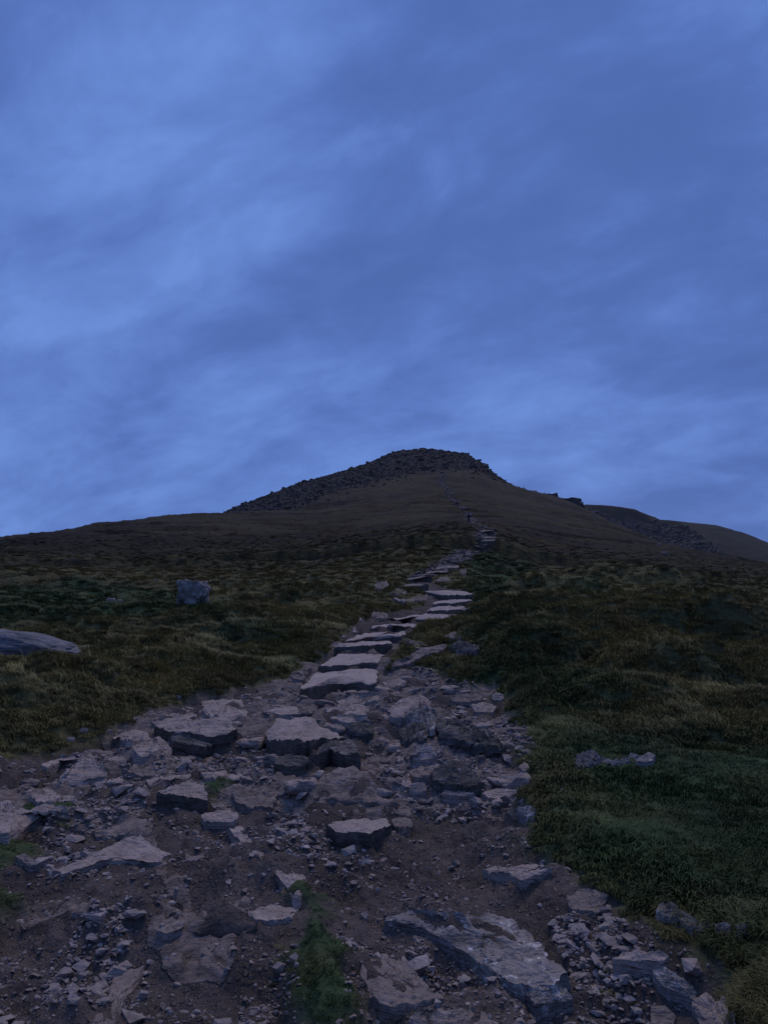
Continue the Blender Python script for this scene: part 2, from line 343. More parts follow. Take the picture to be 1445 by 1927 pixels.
N.l(N.mix(N.ramp(nf_, [(0.35, 0.0), (0.65, 1.0)]), (0.055, 0.045, 0.039), (0.12, 0.098, 0.087)), b.inputs['Base Color']); N.l(N.bump(N.m('ADD', nf_, N.m('MULTIPLY', N.noise(p, 45, 4), 0.4)), 1.0, 0.05), b.inputs['Normal']); M['peat'] = ms
# loose stones: own tint for every stone
def stone_tint(mname):
    m = M[mname]; N = NB(m.node_tree); b = m.node_tree.nodes['Principled BSDF']
    lk = b.inputs['Base Color'].links[0]; src = lk.from_socket
    a = N.attr('tint'); N.l(N.mix(1.0, src, a.outputs['Color'], 'MULTIPLY'), b.inputs['Base Color'])
M['gravel'] = M['pebble'].copy(); stone_tint('gravel')

# hillside: bare stony earth on the path, turf elsewhere
m, t, b = mat('hillside', 0.95); N = NB(t); p = N.pos(); b.inputs['Specular IOR Level'].default_value = 0.12
bare = N.attr('bare').outputs['Fac']; gr = N.attr('green').outputs['Fac']; he = N.attr('heath').outputs['Fac']; farv = N.attr('far').outputs['Fac']
nf = N.noise(p, 9, 6, 0.65); nm = N.noise(p, 1.6, 5, 0.6); nc = N.noise(p, 45, 4, 0.6); nl = N.noise(p, 0.12, 5, 0.6)
earth = N.mix(N.ramp(nm, [(0.38, 0.0), (0.62, 1.0)]), (0.060, 0.049, 0.043), (0.120, 0.099, 0.089))
chip = N.voro(p, 34); chipc = N.voro(p, 34, out='Color')
cs = N.n('ShaderNodeSeparateColor'); N.l(chipc, cs.inputs[0])
chipm = N.m('MULTIPLY', N.ramp(cs.outputs[0], [(0.50, 0.0), (0.56, 1.0)]), N.ramp(chip, [(0.32, 1.0), (0.5, 0.0)]))
chipm = N.m('MULTIPLY', chipm, N.ramp(nf, [(0.4, 0.2), (0.6, 1.0)]))
earth = N.mix(N.m('MULTIPLY', chipm, 0.8), earth, N.mix(cs.outputs[1], (0.17, 0.14, 0.125), (0.31, 0.265, 0.245)))
c2 = N.voro(p, 85); c2c = N.n('ShaderNodeSeparateColor'); N.l(N.voro(p, 85, out='Color'), c2c.inputs[0])
c2m = N.m('MULTIPLY', N.ramp(c2c.outputs[0], [(0.55, 0.0), (0.6, 1.0)]), N.ramp(c2, [(0.35, 1.0), (0.5, 0.0)]))
earth = N.mix(N.m('MULTIPLY', c2m, 0.7), earth, N.mix(c2c.outputs[1], (0.12, 0.098, 0.086), (0.27, 0.23, 0.21)))
earth = N.mix(N.m('MULTIPLY', N.ramp(nf, [(0.34, 1.0), (0.5, 0.0)]), 0.6), earth, (0.055, 0.043, 0.036))
rkv = N.attr('rocky').outputs['Fac']; rs_ = N.noise(N.scalevec(p, (1, 1.3, 6)), 5.5, 6, 0.66, 0.5)
rkc = N.mix(N.ramp(rs_, [(0.34, 0.0), (0.64, 1.0)]), (0.11, 0.089, 0.078), (0.275, 0.226, 0.202))
rkc = N.mix(N.m('MULTIPLY', N.ramp(nc, [(0.32, 1.0), (0.48, 0.0)]), 0.55), rkc, (0.07, 0.057, 0.05))
rkm = N.ramp(N.m('ADD', rkv, N.m('MULTIPLY', N.m('SUBTRACT', nf, 0.5), 0.9)), [(0.42, 0.0), (0.56, 1.0)])
earth = N.mix(rkm, earth, rkc); chipm = N.m('MULTIPLY', chipm, N.m('SUBTRACT', 1.0, rkm)); c2m = N.m('MULTIPLY', c2m, N.m('SUBTRACT', 1.0, rkm))
tv = N.ramp(nf, [(0.3, 0.0), (0.7, 1.0)])
green = N.mix(tv, (0.025, 0.046, 0.020), (0.060, 0.098, 0.040))
straw = N.mix(tv, (0.060, 0.054, 0.024), (0.15, 0.130, 0.060))
heath = N.mix(N.ramp(N.noise(N.scalevec(p, (0.6, 1, 1)), 0.05, 11, 0.68, 0.8), [(0.42, 0.0), (0.58, 1.0)]), (0.010, 0.0085, 0.0075), (0.056, 0.044, 0.027))
turf = N.mix(gr, straw, green); turf = N.mix(he, turf, heath)
pn = N.noise(N.scalevec(p, (0.55, 1.3, 1.0)), 0.17, 9, 0.74, 0.6)
turf = N.mix(N.m('MULTIPLY', N.m('MULTIPLY', N.ramp(pn, [(0.36, 1.0), (0.50, 0.0)]), farv), 0.9), turf, (0.012, 0.010, 0.010))
turf = N.mix(N.m('MULTIPLY', N.m('MULTIPLY', N.ramp(pn, [(0.52, 0.0), (0.64, 1.0)]), farv), 0.5), turf, (0.072, 0.058, 0.034))
sc = N.attr('stony').outputs['Fac']
turf = N.mix(sc, turf, N.mix(N.ramp(N.noise(p, 0.8, 6, 0.7), [(0.35, 0.0), (0.65, 1.0)]), (0.014, 0.014, 0.016), (0.045, 0.044, 0.048)))
col = N.mix(bare, turf, earth); N.l(col, b.inputs['Base Color'])
hb = N.m('ADD', N.m('MULTIPLY', N.m('ADD', nf, N.m('MULTIPLY', N.m('MULTIPLY', rs_, rkm), 1.4)), 0.6), N.m('ADD', N.m('MULTIPLY', nc, 0.25), N.m('MULTIPLY', N.m('MULTIPLY', N.m('ADD', chipm, N.m('MULTIPLY', c2m, 0.4)), bare), 0.6)))
n1 = N.bump(hb, 1.0, 0.05)
hbig = N.m('MULTIPLY', N.noise(N.scalevec(p, (0.7, 1.3, 1)), 0.9, 6, 0.68), farv)
N.l(N.bump(hbig, 1.0, 1.6, n1), b.inputs['Normal'])
M['hill'] = m
# grass blades
m, t, b = mat('grass blades', 0.75); N = NB(t)
ti = N.attr('tint', 'INSTANCER').outputs['Color']
hh = N.attr('hgt').outputs['Fac']; bl = N.attr('blade').outputs['Fac']
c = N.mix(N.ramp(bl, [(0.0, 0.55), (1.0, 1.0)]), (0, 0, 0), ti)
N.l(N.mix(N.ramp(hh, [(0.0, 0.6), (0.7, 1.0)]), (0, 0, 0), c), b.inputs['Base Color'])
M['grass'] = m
def plain(name, col, rough=0.9):
    m, t, b = mat(name, rough); N = NB(t); p = N.n('ShaderNodeTexCoord').outputs['Object']
    v = N.noise(p, 14, 4); N.l(N.mix(N.ramp(v, [(0.35, 0.0), (0.65, 1.0)]), tuple(x * 0.7 for x in col), tuple(min(1, x * 1.2) for x in col)), b.inputs['Base Color'])
    return m
M['skin'] = plain('skin', (0.45, 0.28, 0.21)); M['jacket_black'] = plain('black jacket', (0.010, 0.010, 0.014)); M['jacket_plum'] = plain('dark plum jacket', (0.030, 0.016, 0.035))
M['trousers'] = plain('dark trousers', (0.010, 0.010, 0.013)); M['pack'] = plain('dark rucksack', (0.016, 0.017, 0.02)); M['pale'] = plain('pale cloth', (0.45, 0.45, 0.47)); M['hair'] = plain('dark hair', (0.012, 0.009, 0.008))
M['wool'] = plain('sheep wool', (0.55, 0.52, 0.47)); M['sheepface'] = plain('sheep face', (0.06, 0.055, 0.05))

# ------------------------------------------------------------------ object helpers
def mesh_np(name, verts, faces, material, smooth=True):
    me = bpy.data.meshes.new(name); v = np.asarray(verts, np.float32); f = np.asarray(faces, np.int32)
    k = f.shape[1]; me.vertices.add(len(v)); me.vertices.foreach_set('co', v.ravel())
    me.loops.add(f.size); me.loops.foreach_set('vertex_index', f.ravel())
    me.polygons.add(len(f)); me.polygons.foreach_set('loop_start', np.arange(len(f), dtype=np.int32) * k)
    me.polygons.foreach_set('use_smooth', np.full(len(f), bool(smooth)))
    me.update(calc_edges=True); me.validate()
    if material: me.materials.append(material)
    return me
def obj(name, me, parent=None):
    o = bpy.data.objects.new(name, me); C.objects.link(o)
    if parent: o.parent = parent
    return o
def tag(o, label=None, cat=None, group=None, kind=None):
    for k, v in (('label', label), ('category', cat), ('group', group), ('kind', kind)):
        if v: o[k] = v
    if label and not kind: o['kind'] = 'thing'
    return o
def fattr(me, name, data):
    a = me.attributes.new(name, 'FLOAT', 'POINT'); a.data.foreach_set('value', np.asarray(data, np.float32))
def grid_faces(nr, nc):
    i = np.arange(nr - 1)[:, None] * nc + np.arange(nc - 1)[None]; i = i.ravel()
    return np.stack([i, i + 1, i + nc + 1, i + nc], 1)

# ------------------------------------------------------------------ ground
me = mesh_np('hillside', np.stack([GX, GY, GZ], 1), grid_faces(NW, NT), M['hill'])
fattr(me, 'bare', np.where(GY < 60, sstep(-0.07, 0.09, PD + 0.17 * fbm(P3(GX, GY, 2.2), 4, 0.6) + 0.04 * fbm(P3(GX, GY, 11), 2)), sstep(-0.6, 0.4, PD + 0.9 * fbm(P3(GX, GY, 0.5), 3)) * 0.25))
fattr(me, 'rocky', np.where(GY < 16, rocky(GX, GY), 0)); fattr(me, 'green', greenness(GX, GY)); fattr(me, 'heath', heathness(GX, GY)); fattr(me, 'far', sstep(25, 70, GY))
SCREE = wpoly([(395,975),(440,960),(500,944),(560,917),(600,909),(650,890),(700,873),(735,858),(800,851),(878,857),(905,872),(935,900),(905,888),(850,884),(800,888),(720,901),(640,924),(560,949),(480,970)])
SCREE[1:11] *= (SCREE[1:11, 1:] + 26) / SCREE[1:11, 1:]
sd_s = np.full(GX.shape, -99.0); mk = (GY > 245) & (GY < 560) & (np.abs(GX) < 260); sd_s[mk] = sdist(GX[mk], GY[mk], SCREE)
fattr(me, 'stony', sstep(-7, 6, sd_s + 6 * fbm(P3(GX, GY, 0.12), 3)))
hillside = tag(obj('hillside', me), 'dark grassy hillside with a worn stony path climbing to a rocky summit', 'hill', kind='structure')
# valley floor reaching the horizon
ang = np.linspace(0, 2 * math.pi, 65)[:-1]; rr = [0, 600, 1500, 3500, 6000, 8000]; V = []; Fq = []
for k, r in enumerate(rr):
    for a in ang: V.append((r * math.cos(a) if k else 0.01 * math.cos(a), r * math.sin(a) if k else 0.01 * math.sin(a), -72 - (4 if k == 0 else 0)))
for k in range(len(rr) - 1):
    for j in range(64): Fq.append((k * 64 + j, k * 64 + (j + 1) % 64, (k + 1) * 64 + (j + 1) % 64, (k + 1) * 64 + j))
mv, t, b = mat('valley moor', 0.95); N = NB(t); N.l(N.mix(N.noise(N.pos(), 0.01, 6), (0.03, 0.035, 0.02), (0.08, 0.075, 0.04)), b.inputs['Base Color'])
tag(obj('valley_floor', mesh_np('valley_floor', V, Fq, mv)), 'dark moorland valley floor far below the hill', 'ground', kind='structure')

# far hill beyond the right shoulder, with a dark crag on its side
ridge = np.array([(900,1010,640),(1000,975,650),(1060,955,665),(1100,950,680),(1150,952,690),(1190,959,700),(1215,968,700),(1240,978,710),(1290,983,720),(1335,988,720),(1370,1000,715),(1410,1016,705),(1445,1036,700),(1520,1075,690),(1700,1140,680),(2000,1220,660)], float)
ra, re_ = ray(ridge[:, 0], ridge[:, 1]); RX = ra * ridge[:, 2]; RZ = re_ * ridge[:, 2] + CAMZ; RY = ridge[:, 2]
nc_ = 420; xs = np.linspace(RX[0], RX[-1], nc_); ry = np.interp(xs, RX, RY); rz = np.interp(xs, RX, RZ)
vs = np.concatenate([np.linspace(-1, 0, 110)[:-1], np.linspace(0, 1, 40)])
VX, VV = np.meshgrid(xs, vs); VY = np.interp(VX.ravel(), RX, RY) + VV.ravel() * 260; x = VX.ravel(); v = VV.ravel()
top = np.interp(x, RX, RZ)
zz = top - np.where(v < 0, np.abs(v) ** 1.35 * 120, v ** 1.6 * 150)
band = np.exp(-(np.abs(x - 222) / 46) ** 3)
zz = zz - band * (13 * sstep(0.015, 0.05, -v + 0.02 * fbm(P3(x, VY, 0.06, 9.0), 3)) + 9 * sstep(0.09, 0.13, -v + 0.03 * fbm(P3(x, VY, 0.05, 19.0), 3))) * (v < 0)
amp = sstep(0.03, 0.2, np.abs(v)); zz = zz + (0.25 + 0.9 * amp) * fbm(P3(x, VY, 0.05, 2.0), 5, 0.6) + band * amp * 2.0 * np.abs(fbm(P3(x, VY, 0.16, 4.0), 4, 0.6))
zz = np.where(np.abs(v) > 0.98, np.minimum(zz, -60), zz)
FHX, FHY, FHZ = x, VY, zz
me = mesh_np('far_hill', np.stack([x, VY, zz], 1), grid_faces(len(vs), nc_), None)
mf, t, b = mat('far hill turf', 0.95); N = NB(t); p = N.pos()
cr = N.attr('crag').outputs['Fac']
tu = N.mix(N.ramp(N.noise(p, 0.07, 7, 0.65), [(0.35, 0.0), (0.65, 1.0)]), (0.008, 0.010, 0.006), (0.021, 0.022, 0.012))
rk = N.mix(N.ramp(N.noise(p, 0.35, 7, 0.7), [(0.38, 0.0), (0.66, 1.0)]), (0.010, 0.010, 0.012), (0.050, 0.051, 0.058))
N.l(N.mix(cr, tu, rk), b.inputs['Base Color']); N.l(N.bump(N.noise(p, 0.25, 6, 0.7), 1.0, 2.0), b.inputs['Normal'])
me.materials.append(mf)
cragm = np.clip(band * 1.5 * sstep(0.02, 0.07, -v) * (1 - sstep(0.35, 0.6, -v)) + 0.5 * fbm(P3(x, VY, 0.06, 1.0), 4) * band, 0, 1)
fattr(me, 'crag', sstep(0.3, 0.6, cragm))
tag(obj('far_hill', me), 'bluish far hill with a dark crag on its flank', 'hill', kind='structure')

# ------------------------------------------------------------------ rocks traced as real blocks on the ground
def resample(poly, n, smooth=2, seed=0, jit=0.0):
    P = np.asarray(poly, float)
    for _ in range(smooth):
        Qn = np.empty((len(P) * 2, P.shape[1])); nx = np.roll(P, -1, 0); Qn[0::2] = P * 0.8 + nx * 0.2; Qn[1::2] = P * 0.2 + nx * 0.8; P = Qn
    c = np.vstack([P, P[:1]]); s = np.r_[0, np.cumsum(np.linalg.norm(np.diff(c[:, :2], axis=0), axis=1))]
    q = np.linspace(0, s[-1], n, endpoint=False); return np.stack([np.interp(q, s, c[:, k]) for k in range(P.shape[1])], 1)
def rock_mesh(name, outline, material, seed=0, side=None, amp=1.0, undercut=0.0, rings=16, n=84, dome=0.0, terrace=1.0, edge=1.0, sides=6):
    """outline: world xyz points round the top face; the block is carried down into the ground"""
    P = resample(outline, n, 1 if dome > 0 else 0); c = P.mean(0); d = P[:, :2] - c[:2]; size = np.sqrt((d ** 2).sum(1).mean()); so_ = seed * 7.31
    ring_n = fbm(np.stack([np.cos(np.arange(n) / n * 6.283) * 2.4 + so_, np.sin(np.arange(n) / n * 6.283) * 2.4, np.zeros(n)], 1), 5, 0.68)
    d = d * (1 + 0.09 * ring_n[:, None] * edge)
    Am = np.c_[P[:, :2] - c[:2], np.ones(n)]; pl = np.linalg.lstsq(Am, P[:, 2], rcond=None)[0]
    S = np.r_[np.linspace(0.02, 0.86, rings - 4), 0.92, 0.96, 0.985, 1.0]
    V = []
    for s in S:
        xy = c[:2] + d * s; lin = (xy - c[:2]) @ pl[:2] + pl[2]; rim = P[:, 2]
        z = lin * (1 - s * s) + rim * s * s
        q = np.c_[xy, np.full(n, so_)] / max(size, 0.05)
        nn = fbm(q * 1.7, 4, 0.55); k = np.floor(nn * 4) / 4; nt_ = k + sstep(0.6, 1.0, (nn - k) * 4) / 4
        z = z + size * 0.16 * amp * (nn * (1 - terrace) + nt_ * terrace) * (0.5 + 0.5 * (1 - s ** 4)) + size * 0.05 * amp * fbm(q * 7, 4, 0.65)
        z = z + dome * size * (1 - s * s) - size * (0.012 + 0.10 * amp * np.clip(fbm(q * 5 + 3.3, 3, .6), 0, 1)) * s ** 10
        cr_ = np.abs(perlin(q * np.array([1.3, 2.6, 1]) + 31.7)); z = z - size * 0.07 * amp * (1 - sstep(0.0, 0.07, cr_))
        V.append(np.c_[xy, z])
    rimz = V[-1][:, 2].copy()
    for j in range(1, sides + 1):
        f = j / sides; xy = c[:2] + d * (1.0 + 0.025 * math.sin(f * 3.1) - undercut * sstep(0.15, 0.7, np.array([f]))[0])
        q = np.c_[xy, np.full(n, f * 1.3 + so_)]
        xy = xy + (d / (np.linalg.norm(d, axis=1)[:, None] + 1e-9)) * (size * 0.09 * fbm(np.c_[xy / size * 3.2, np.full(n, f * 2.5 + so_)], 3, 0.6) - 0.02 * size * ((j % 2) * 1.0))[:, None] * amp
        g = zg(xy[:, 0], xy[:, 1]); low = np.minimum(g - 0.06 - 0.05 * size, rimz - 0.02)
        V.append(np.c_[xy, rimz + (low - rimz) * f])
    V = np.vstack(V); R_ = len(S) + sides; i = np.arange(R_ - 1)[:, None] * n + np.arange(n)[None]; j = np.arange(R_ - 1)[:, None] * n + (np.arange(n)[None] + 1) % n
    Fc = np.stack([i.ravel(), (i + n).ravel(), (j + n).ravel(), j.ravel()], 1)
    cap = np.zeros((n, 4), int); V = np.vstack([V, V[:n].mean(0)]); ci = len(V) - 1
    tri = np.stack([np.full(n, ci), np.arange(n), (np.arange(n) + 1) % n], 1)
    o0 = V[:n].mean(0) * 0 + np.array([c[0], c[1], zg(c[:1], c[1:2])[0]])
    me = bpy.data.meshes.new(name); me.from_pydata((V - o0).tolist(), [], Fc.tolist() + tri.tolist()); me.polygons.foreach_set('use_smooth', np.ones(len(me.polygons), bool)); me.update()
    bm = bmesh.new(); bm.from_mesh(me); bmesh.ops.recalc_face_normals(bm, faces=bm.faces)
    for e in bm.edges:
        if len(e.link_faces) == 2 and e.calc_face_angle(0) > 0.75: e.smooth = False
    bm.to_mesh(me); bm.free(); me.materials.append(material)
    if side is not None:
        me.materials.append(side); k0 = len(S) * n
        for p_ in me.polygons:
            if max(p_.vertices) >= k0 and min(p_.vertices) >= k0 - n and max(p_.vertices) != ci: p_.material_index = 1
    return me, o0
ROCKXY = []
def rock(crop, pts, hb, hf, name, label, material='slab', seed=None, cat='rock', hit_limit=True, **k):
    p = full(crop, pts); y0, y1 = p[:, 1].min(), p[:, 1].max(); f = (p[:, 1] - y0) / max(y1 - y0, 1e-6)
    d0 = hit(zg, [p[:, 0].mean()], [p[:, 1].mean()])[0][1]; lim = 0.26 * (p[:, 0].max() - p[:, 0].min()) * d0 / F
    if name == 'bedrock': hb, hf = hb * .35, hf * .5
    elif hit_limit: hb, hf = hb * .75, hf * (.75 if name != 'rock_block' else .82)
    if hit_limit: hb, hf = min(hb, lim), min(hf, lim)
    w = hit(zg, p[:, 0], p[:, 1], hb + (hf - hb) * f)
    seed = len(ROCKXY) + 1 if seed is None else seed
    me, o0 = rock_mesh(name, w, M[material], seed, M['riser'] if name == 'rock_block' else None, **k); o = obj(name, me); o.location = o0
    ROCKXY.append(w[:, :2]); tag(o, label, cat); return o
# --- the flags and outcrops of the path
rock('Z4', [(790,215),(860,185),(960,140),(1010,140),(1030,180),(940,210),(840,232)], .02, .08, 'rock_slab', 'narrow pale slab tapering to a point at the turf edge', amp=.5)
rock('Z4', [(1050,110),(1200,95),(1260,100),(1300,160),(1290,190),(1200,180),(1110,185),(1060,150)], .03, .10, 'rock_slab', 'broad flat pale flagstone below the foot of the steps, beside the turf', amp=.45)
rock('Z4', [(820,240),(900,210),(1160,198),(1215,205),(1235,245),(1170,275),(1060,275),(900,262)], .05, .20, 'rock_block', 'long flat-topped block with a dark broken end', amp=.5, undercut=.06)
rock('Z4', [(890,292),(960,275),(1050,300),(1110,335),(1060,345),(960,325),(900,312)], .12, .17, 'rock_block', 'dark overhanging block in front of the long flat-topped block', 'dark', amp=.6, undercut=.12)
rock('Z4', [(590,300),(650,270),(720,258),(775,270),(785,298),(700,306),(620,306)], .03, .09, 'rock_slab', 'small pale slab tilted over a dark gap near the turf', amp=.5, undercut=.06)
rock('Z4', [(690,372),(700,345),(740,322),(800,335),(860,345),(905,358),(880,385),(780,388)], .04, .08, 'rock', 'pale low rock with a humped end below the tilted slab', amp=.9, dome=.1)
rock('Z4', [(215,440),(300,410),(400,398),(420,408),(330,425),(250,455)], .02, .05, 'rock_slab', 'thin pale sliver of stone at the dark turf edge', amp=.4)
rock('Z4', [(300,525),(370,470),(420,428),(450,405),(500,420),(515,445),(580,480),(560,500),(450,515),(350,535)], .10, .05, 'rock', 'rounded whitish boulder rising to a knob', amp=.9, dome=.28)
rock('Z4', [(-60,620),(0,625),(60,635),(100,665),(180,670),(270,650),(330,655),(350,690),(250,700),(170,730),(130,770),(60,785),(-60,790)], .04, .10, 'rock_slab', 'large pale slab with a grass tuft growing against it', amp=.5)
rock('Z4', [(130,575),(240,565),(320,600),(280,630),(200,630),(160,600)], .03, .06, 'rock_slab', 'pale flat stone just above the slab with the grass tuft', amp=.6)
rock('Z4', [(830,582),(900,550),(1000,520),(1060,545),(1092,600),(1085,625),(980,605),(880,590)], .10, .16, 'rock_block', 'pale-topped angular block with dark grass tufts at both ends', amp=.6, undercut=.05)
rock('Z4', [(1050,700),(1120,680),(1200,675),(1245,700),(1230,735),(1130,740),(1070,732)], .03, .08, 'rock_slab', 'pale oval slab with a dark shadow under its end', amp=.6, undercut=.05)
rock('Z4', [(300,985),(420,935),(500,900),(650,830),(740,808),(800,860),(885,905),(830,950),(700,940),(560,940),(420,980),(340,1010)], .02, .06, 'bedrock', 'wide flat pale bedrock sheet with a stepped edge', amp=.35)
rock('Z4', [(490,790),(620,750),(700,705),(770,720),(775,760),(650,800),(500,812)], .02, .05, 'bedrock', 'flat bedrock ledge just above the wide bedrock sheet', 'bed', amp=.5)
rock('F', [(420,1558),(455,1555),(495,1592),(560,1625),(575,1640),(568,1672),(548,1682),(525,1655),(500,1616),(470,1597),(435,1580)], .02, .06, 'bedrock', 'long narrow spine of bedrock running down the path', amp=.5)
rock('Z4', [(1210,590),(1300,558),(1400,590),(1440,620),(1430,660),(1300,650),(1230,625)], .03, .09, 'rock_slab', 'rough pale slab beside the black block', 'bed', amp=.8)
rock('Z4', [(640,462),(720,440),(820,470),(800,505),(750,500),(690,480)], .02, .05, 'rock_slab', 'low broken flag in the rubble below the dark overhanging block', 'bed', amp=.7)
rock('Z4', [(760,520),(880,495),(1000,488),(985,512),(880,535),(790,540)], .02, .06, 'rock_slab', 'thin flag lying right above the pale-topped angular block', amp=.5)
rock('Z4', [(1050,485),(1180,468),(1195,492),(1120,505),(1060,505)], .02, .05, 'rock_slab', 'small thin flag right above a dark grass tuft', amp=.5)
rock('Z5', [(102,335),(150,268),(320,262),(370,320),(470,358),(420,368),(250,374),(110,372)], .05, .20, 'rock_block', 'biggest flat-topped pale block, heart of the rock band, with a black front', amp=.35, undercut=.08)
rock('Z5', [(90,245),(160,228),(245,222),(265,255),(170,258)], .02, .05, 'rock_slab', 'small flat slab directly above the biggest flat-topped block', amp=.4)
rock('Z5', [(305,445),(380,400),(440,372),(490,368),(525,400),(545,450),(500,445),(400,425)], .15, .20, 'rock_block', 'dark tilted wedge leaning beside the biggest flat-topped block', 'dark', amp=.7, undercut=.08)
rock('Z5', [(150,462),(200,445),(290,455),(302,480),(270,500),(200,500),(140,490)], .16, .20, 'rock_block', 'black block with a lighter top, standing alone', 'dark', amp=.6, undercut=.05)
rock('Z5', [(320,630),(360,535),(440,515),(520,510),(590,550),(640,610),(720,672),(620,680),(500,662),(400,652)], .12, .05, 'bedrock', 'broad low hump of brownish bedrock', 'bed', amp=.8, dome=.1)
rock('Z5', [(430,192),(520,160),(640,150),(725,150),(690,182),(560,202),(480,212)], .03, .09, 'rock_slab', 'pale slab lying right below the bottom step', amp=.6)
rock('Z5', [(375,235),(470,205),(585,232),(570,250),(440,258)], .03, .08, 'rock_slab', 'flat slab next to the gap below the bottom step', amp=.6)
rock('Z5', [(400,272),(480,255),(560,262),(590,288),(480,298)], .02, .07, 'rock_slab', 'thin slab above the small lichened dark rock', amp=.6)
rock('Z5', [(470,310),(540,290),(600,315),(605,345),(560,350),(500,340)], .08, .10, 'rock', 'small dark rock spotted with lichen', 'dark', amp=1.0, dome=.1)
rock('Z5', [(670,250),(700,205),(780,188),(880,190),(860,225),(760,258),(700,265)], .08, .12, 'rock', 'rounded pale rock joined to the dark ribbed outcrop', amp=.7, dome=.15)
rock('Z5', [(740,262),(800,220),(860,208),(905,255),(920,310),(880,335),(820,305)], .16, .16, 'outcrop', 'upper end of the dark outcrop with white quartz veins', 'lichen', amp=1.3, dome=.1)
rock('Z5', [(905,265),(960,308),(1060,335),(1120,345),(1180,368),(1212,395),(1160,410),(1060,402),(970,362),(905,330)], .12, .14, 'outcrop', 'long dark rib of rock trailing towards the right turf edge', 'dark', amp=1.2, dome=.08, undercut=.06)
rock('Z5', [(715,340),(770,305),(840,315),(870,352),(820,370),(740,365)], .10, .12, 'rock', 'squat rough rock in front of the quartz-veined outcrop', 'dark', amp=1.1, dome=.1)
rock('Z5', [(780,465),(830,410),(855,392),(890,420),(905,455),(850,475)], .10, .08, 'rock', 'pointed pale rock on bare ground under the outcrop', amp=.9, dome=.2)
rock('Z5', [(870,560),(900,495),(980,478),(1050,505),(1110,565),(1080,592),(950,580)], .15, .12, 'boulder', 'dark lichened boulder among loose pale stones', 'dark', amp=1.1, dome=.2)
rock('Z5', [(750,522),(830,500),(900,500),(870,545),(800,548)], .06, .09, 'rock', 'mossy brown rock touching the dark lichened boulder', 'bed', amp=.8)
rock('Z5', [(732,570),(770,545),(802,560),(790,588),(750,593)], .05, .06, 'rock', 'fist-shaped pale rock beside the mossy brown rock', amp=.8, dome=.15)
rock('Z5', [(762,602),(800,575),(850,580),(857,615),(800,628)], .06, .07, 'rock', 'squarish pale rock below the mossy brown rock', amp=.8, dome=.12)
rock('Z5', [(925,630),(950,600),(1060,600),(1075,628),(1010,642)], .04, .07, 'rock_slab', 'pale flat rock at the foot of the dark lichened boulder', amp=.7)
rock('Z5', [(1185,572),(1250,545),(1330,533),(1345,558),(1280,588),(1220,598)], .05, .07, 'rock', 'long pale rock at the right turf edge', amp=.8, dome=.1)
rock('Z5', [(1280,500),(1320,485),(1338,510),(1310,528)], .04, .05, 'rock', 'small round pale rock behind the long one at the right turf edge', amp=.8, dome=.2)
rock('Z5', [(1110,625),(1180,605),(1285,613),(1250,640),(1150,650)], .03, .06, 'rock_slab', 'flat pale rock below the long one at the right turf edge', amp=.7)
rock('Z5', [(1235,655),(1290,640),(1312,655),(1280,670)], .02, .04, 'rock_slab', 'little flat stone between two pale rocks at the right turf edge', amp=.6)
rock('Z5', [(1268,692),(1350,688),(1377,715),(1340,738),(1290,735)], .05, .07, 'rock', 'pitted pale rock sunk in the right turf edge', 'lichen', amp=.9, dome=.12)
rock('Z5', [(385,780),(420,760),(540,745),(660,745),(685,772),(580,815),(500,808),(430,803)], .04, .13, 'rock_block', 'flat-topped slab with a dark shadowed front, on open ground', amp=.35, undercut=.06)
rock('Z5', [(685,750),(750,738),(795,760),(780,788),(705,783)], .04, .08, 'rock', 'small rounded stone next to the flat-topped slab on open ground', 'bed', amp=.6, dome=.1)
rock('Z5', [(530,945),(590,925),(672,932),(650,945),(590,950)], .02, .03, 'rock_slab', 'thin flake of pale stone on bare earth', amp=.5)
rock('Z5', [(1155,172),(1180,160),(1212,168),(1218,185),(1170,195)], .06, .06, 'rock', 'small whitish rock under the overhanging grass bank', 'lichen', amp=.9, dome=.2)
rock('Z5', [(960,190),(1010,160),(1080,165),(1125,188),(1000,205)], .07, .08, 'rock', 'crumbling rock against the grass bank', 'bed', amp=1.2, dome=.1)
rock('Z5', [(1060,212),(1120,200),(1182,220),(1165,248),(1080,245)], .05, .08, 'rock', 'pale flat rock just below the crumbling rock by the grass bank', amp=.8)
rock('Z5', [(640,108),(720,92),(762,100),(752,122),(680,132)], .03, .07, 'rock_slab', 'small slab beside the right end of the bottom step', amp=.6)
rock('ZS', [(790,460),(820,405),(900,380),(1010,330),(1110,300),(1205,288),(1190,322),(1050,362),(950,415)], .12, .14, 'rock_slab', 'long leaning slab half buried in turf beside the steps', 'bed', amp=.6, undercut=.04)
rock('ZS', [(888,262),(950,255),(1030,285),(1105,312),(1080,325),(970,308)], .10, .14, 'rock_slab', 'brownish slab behind the long leaning slab', 'bed', amp=.6)
rock('ZS', [(1210,305),(1290,270),(1370,292),(1450,310),(1445,336),(1290,332)], .12, .14, 'rock', 'dark hump-backed rock in turf at the tip of the long leaning slab', 'dark', amp=.9, dome=.15)
rock('ZS', [(625,70),(680,42),(740,55),(770,75),(720,90)], .06, .08, 'rock', 'low brownish rock in the grass beside the middle steps', 'bed', amp=.8, dome=.05)
rock('ZS', [(1175,220),(1250,205),(1340,210),(1330,228),(1220,236)], .05, .08, 'rock_slab', 'flat rock in rough grass above the brownish slab', 'bed', amp=.6)
rock('ZS', [(80,490),(140,460),(190,470),(170,500),(110,510)], .03, .07, 'rock', 'dark wedge of rock left of the bottom step', 'bed', amp=.7)
rock('ZS', [(20,530),(70,515),(140,530),(120,555),(60,550)], .04, .08, 'rock', 'dark pale-topped stone at the bottom-step turf corner', 'bed', amp=.7)
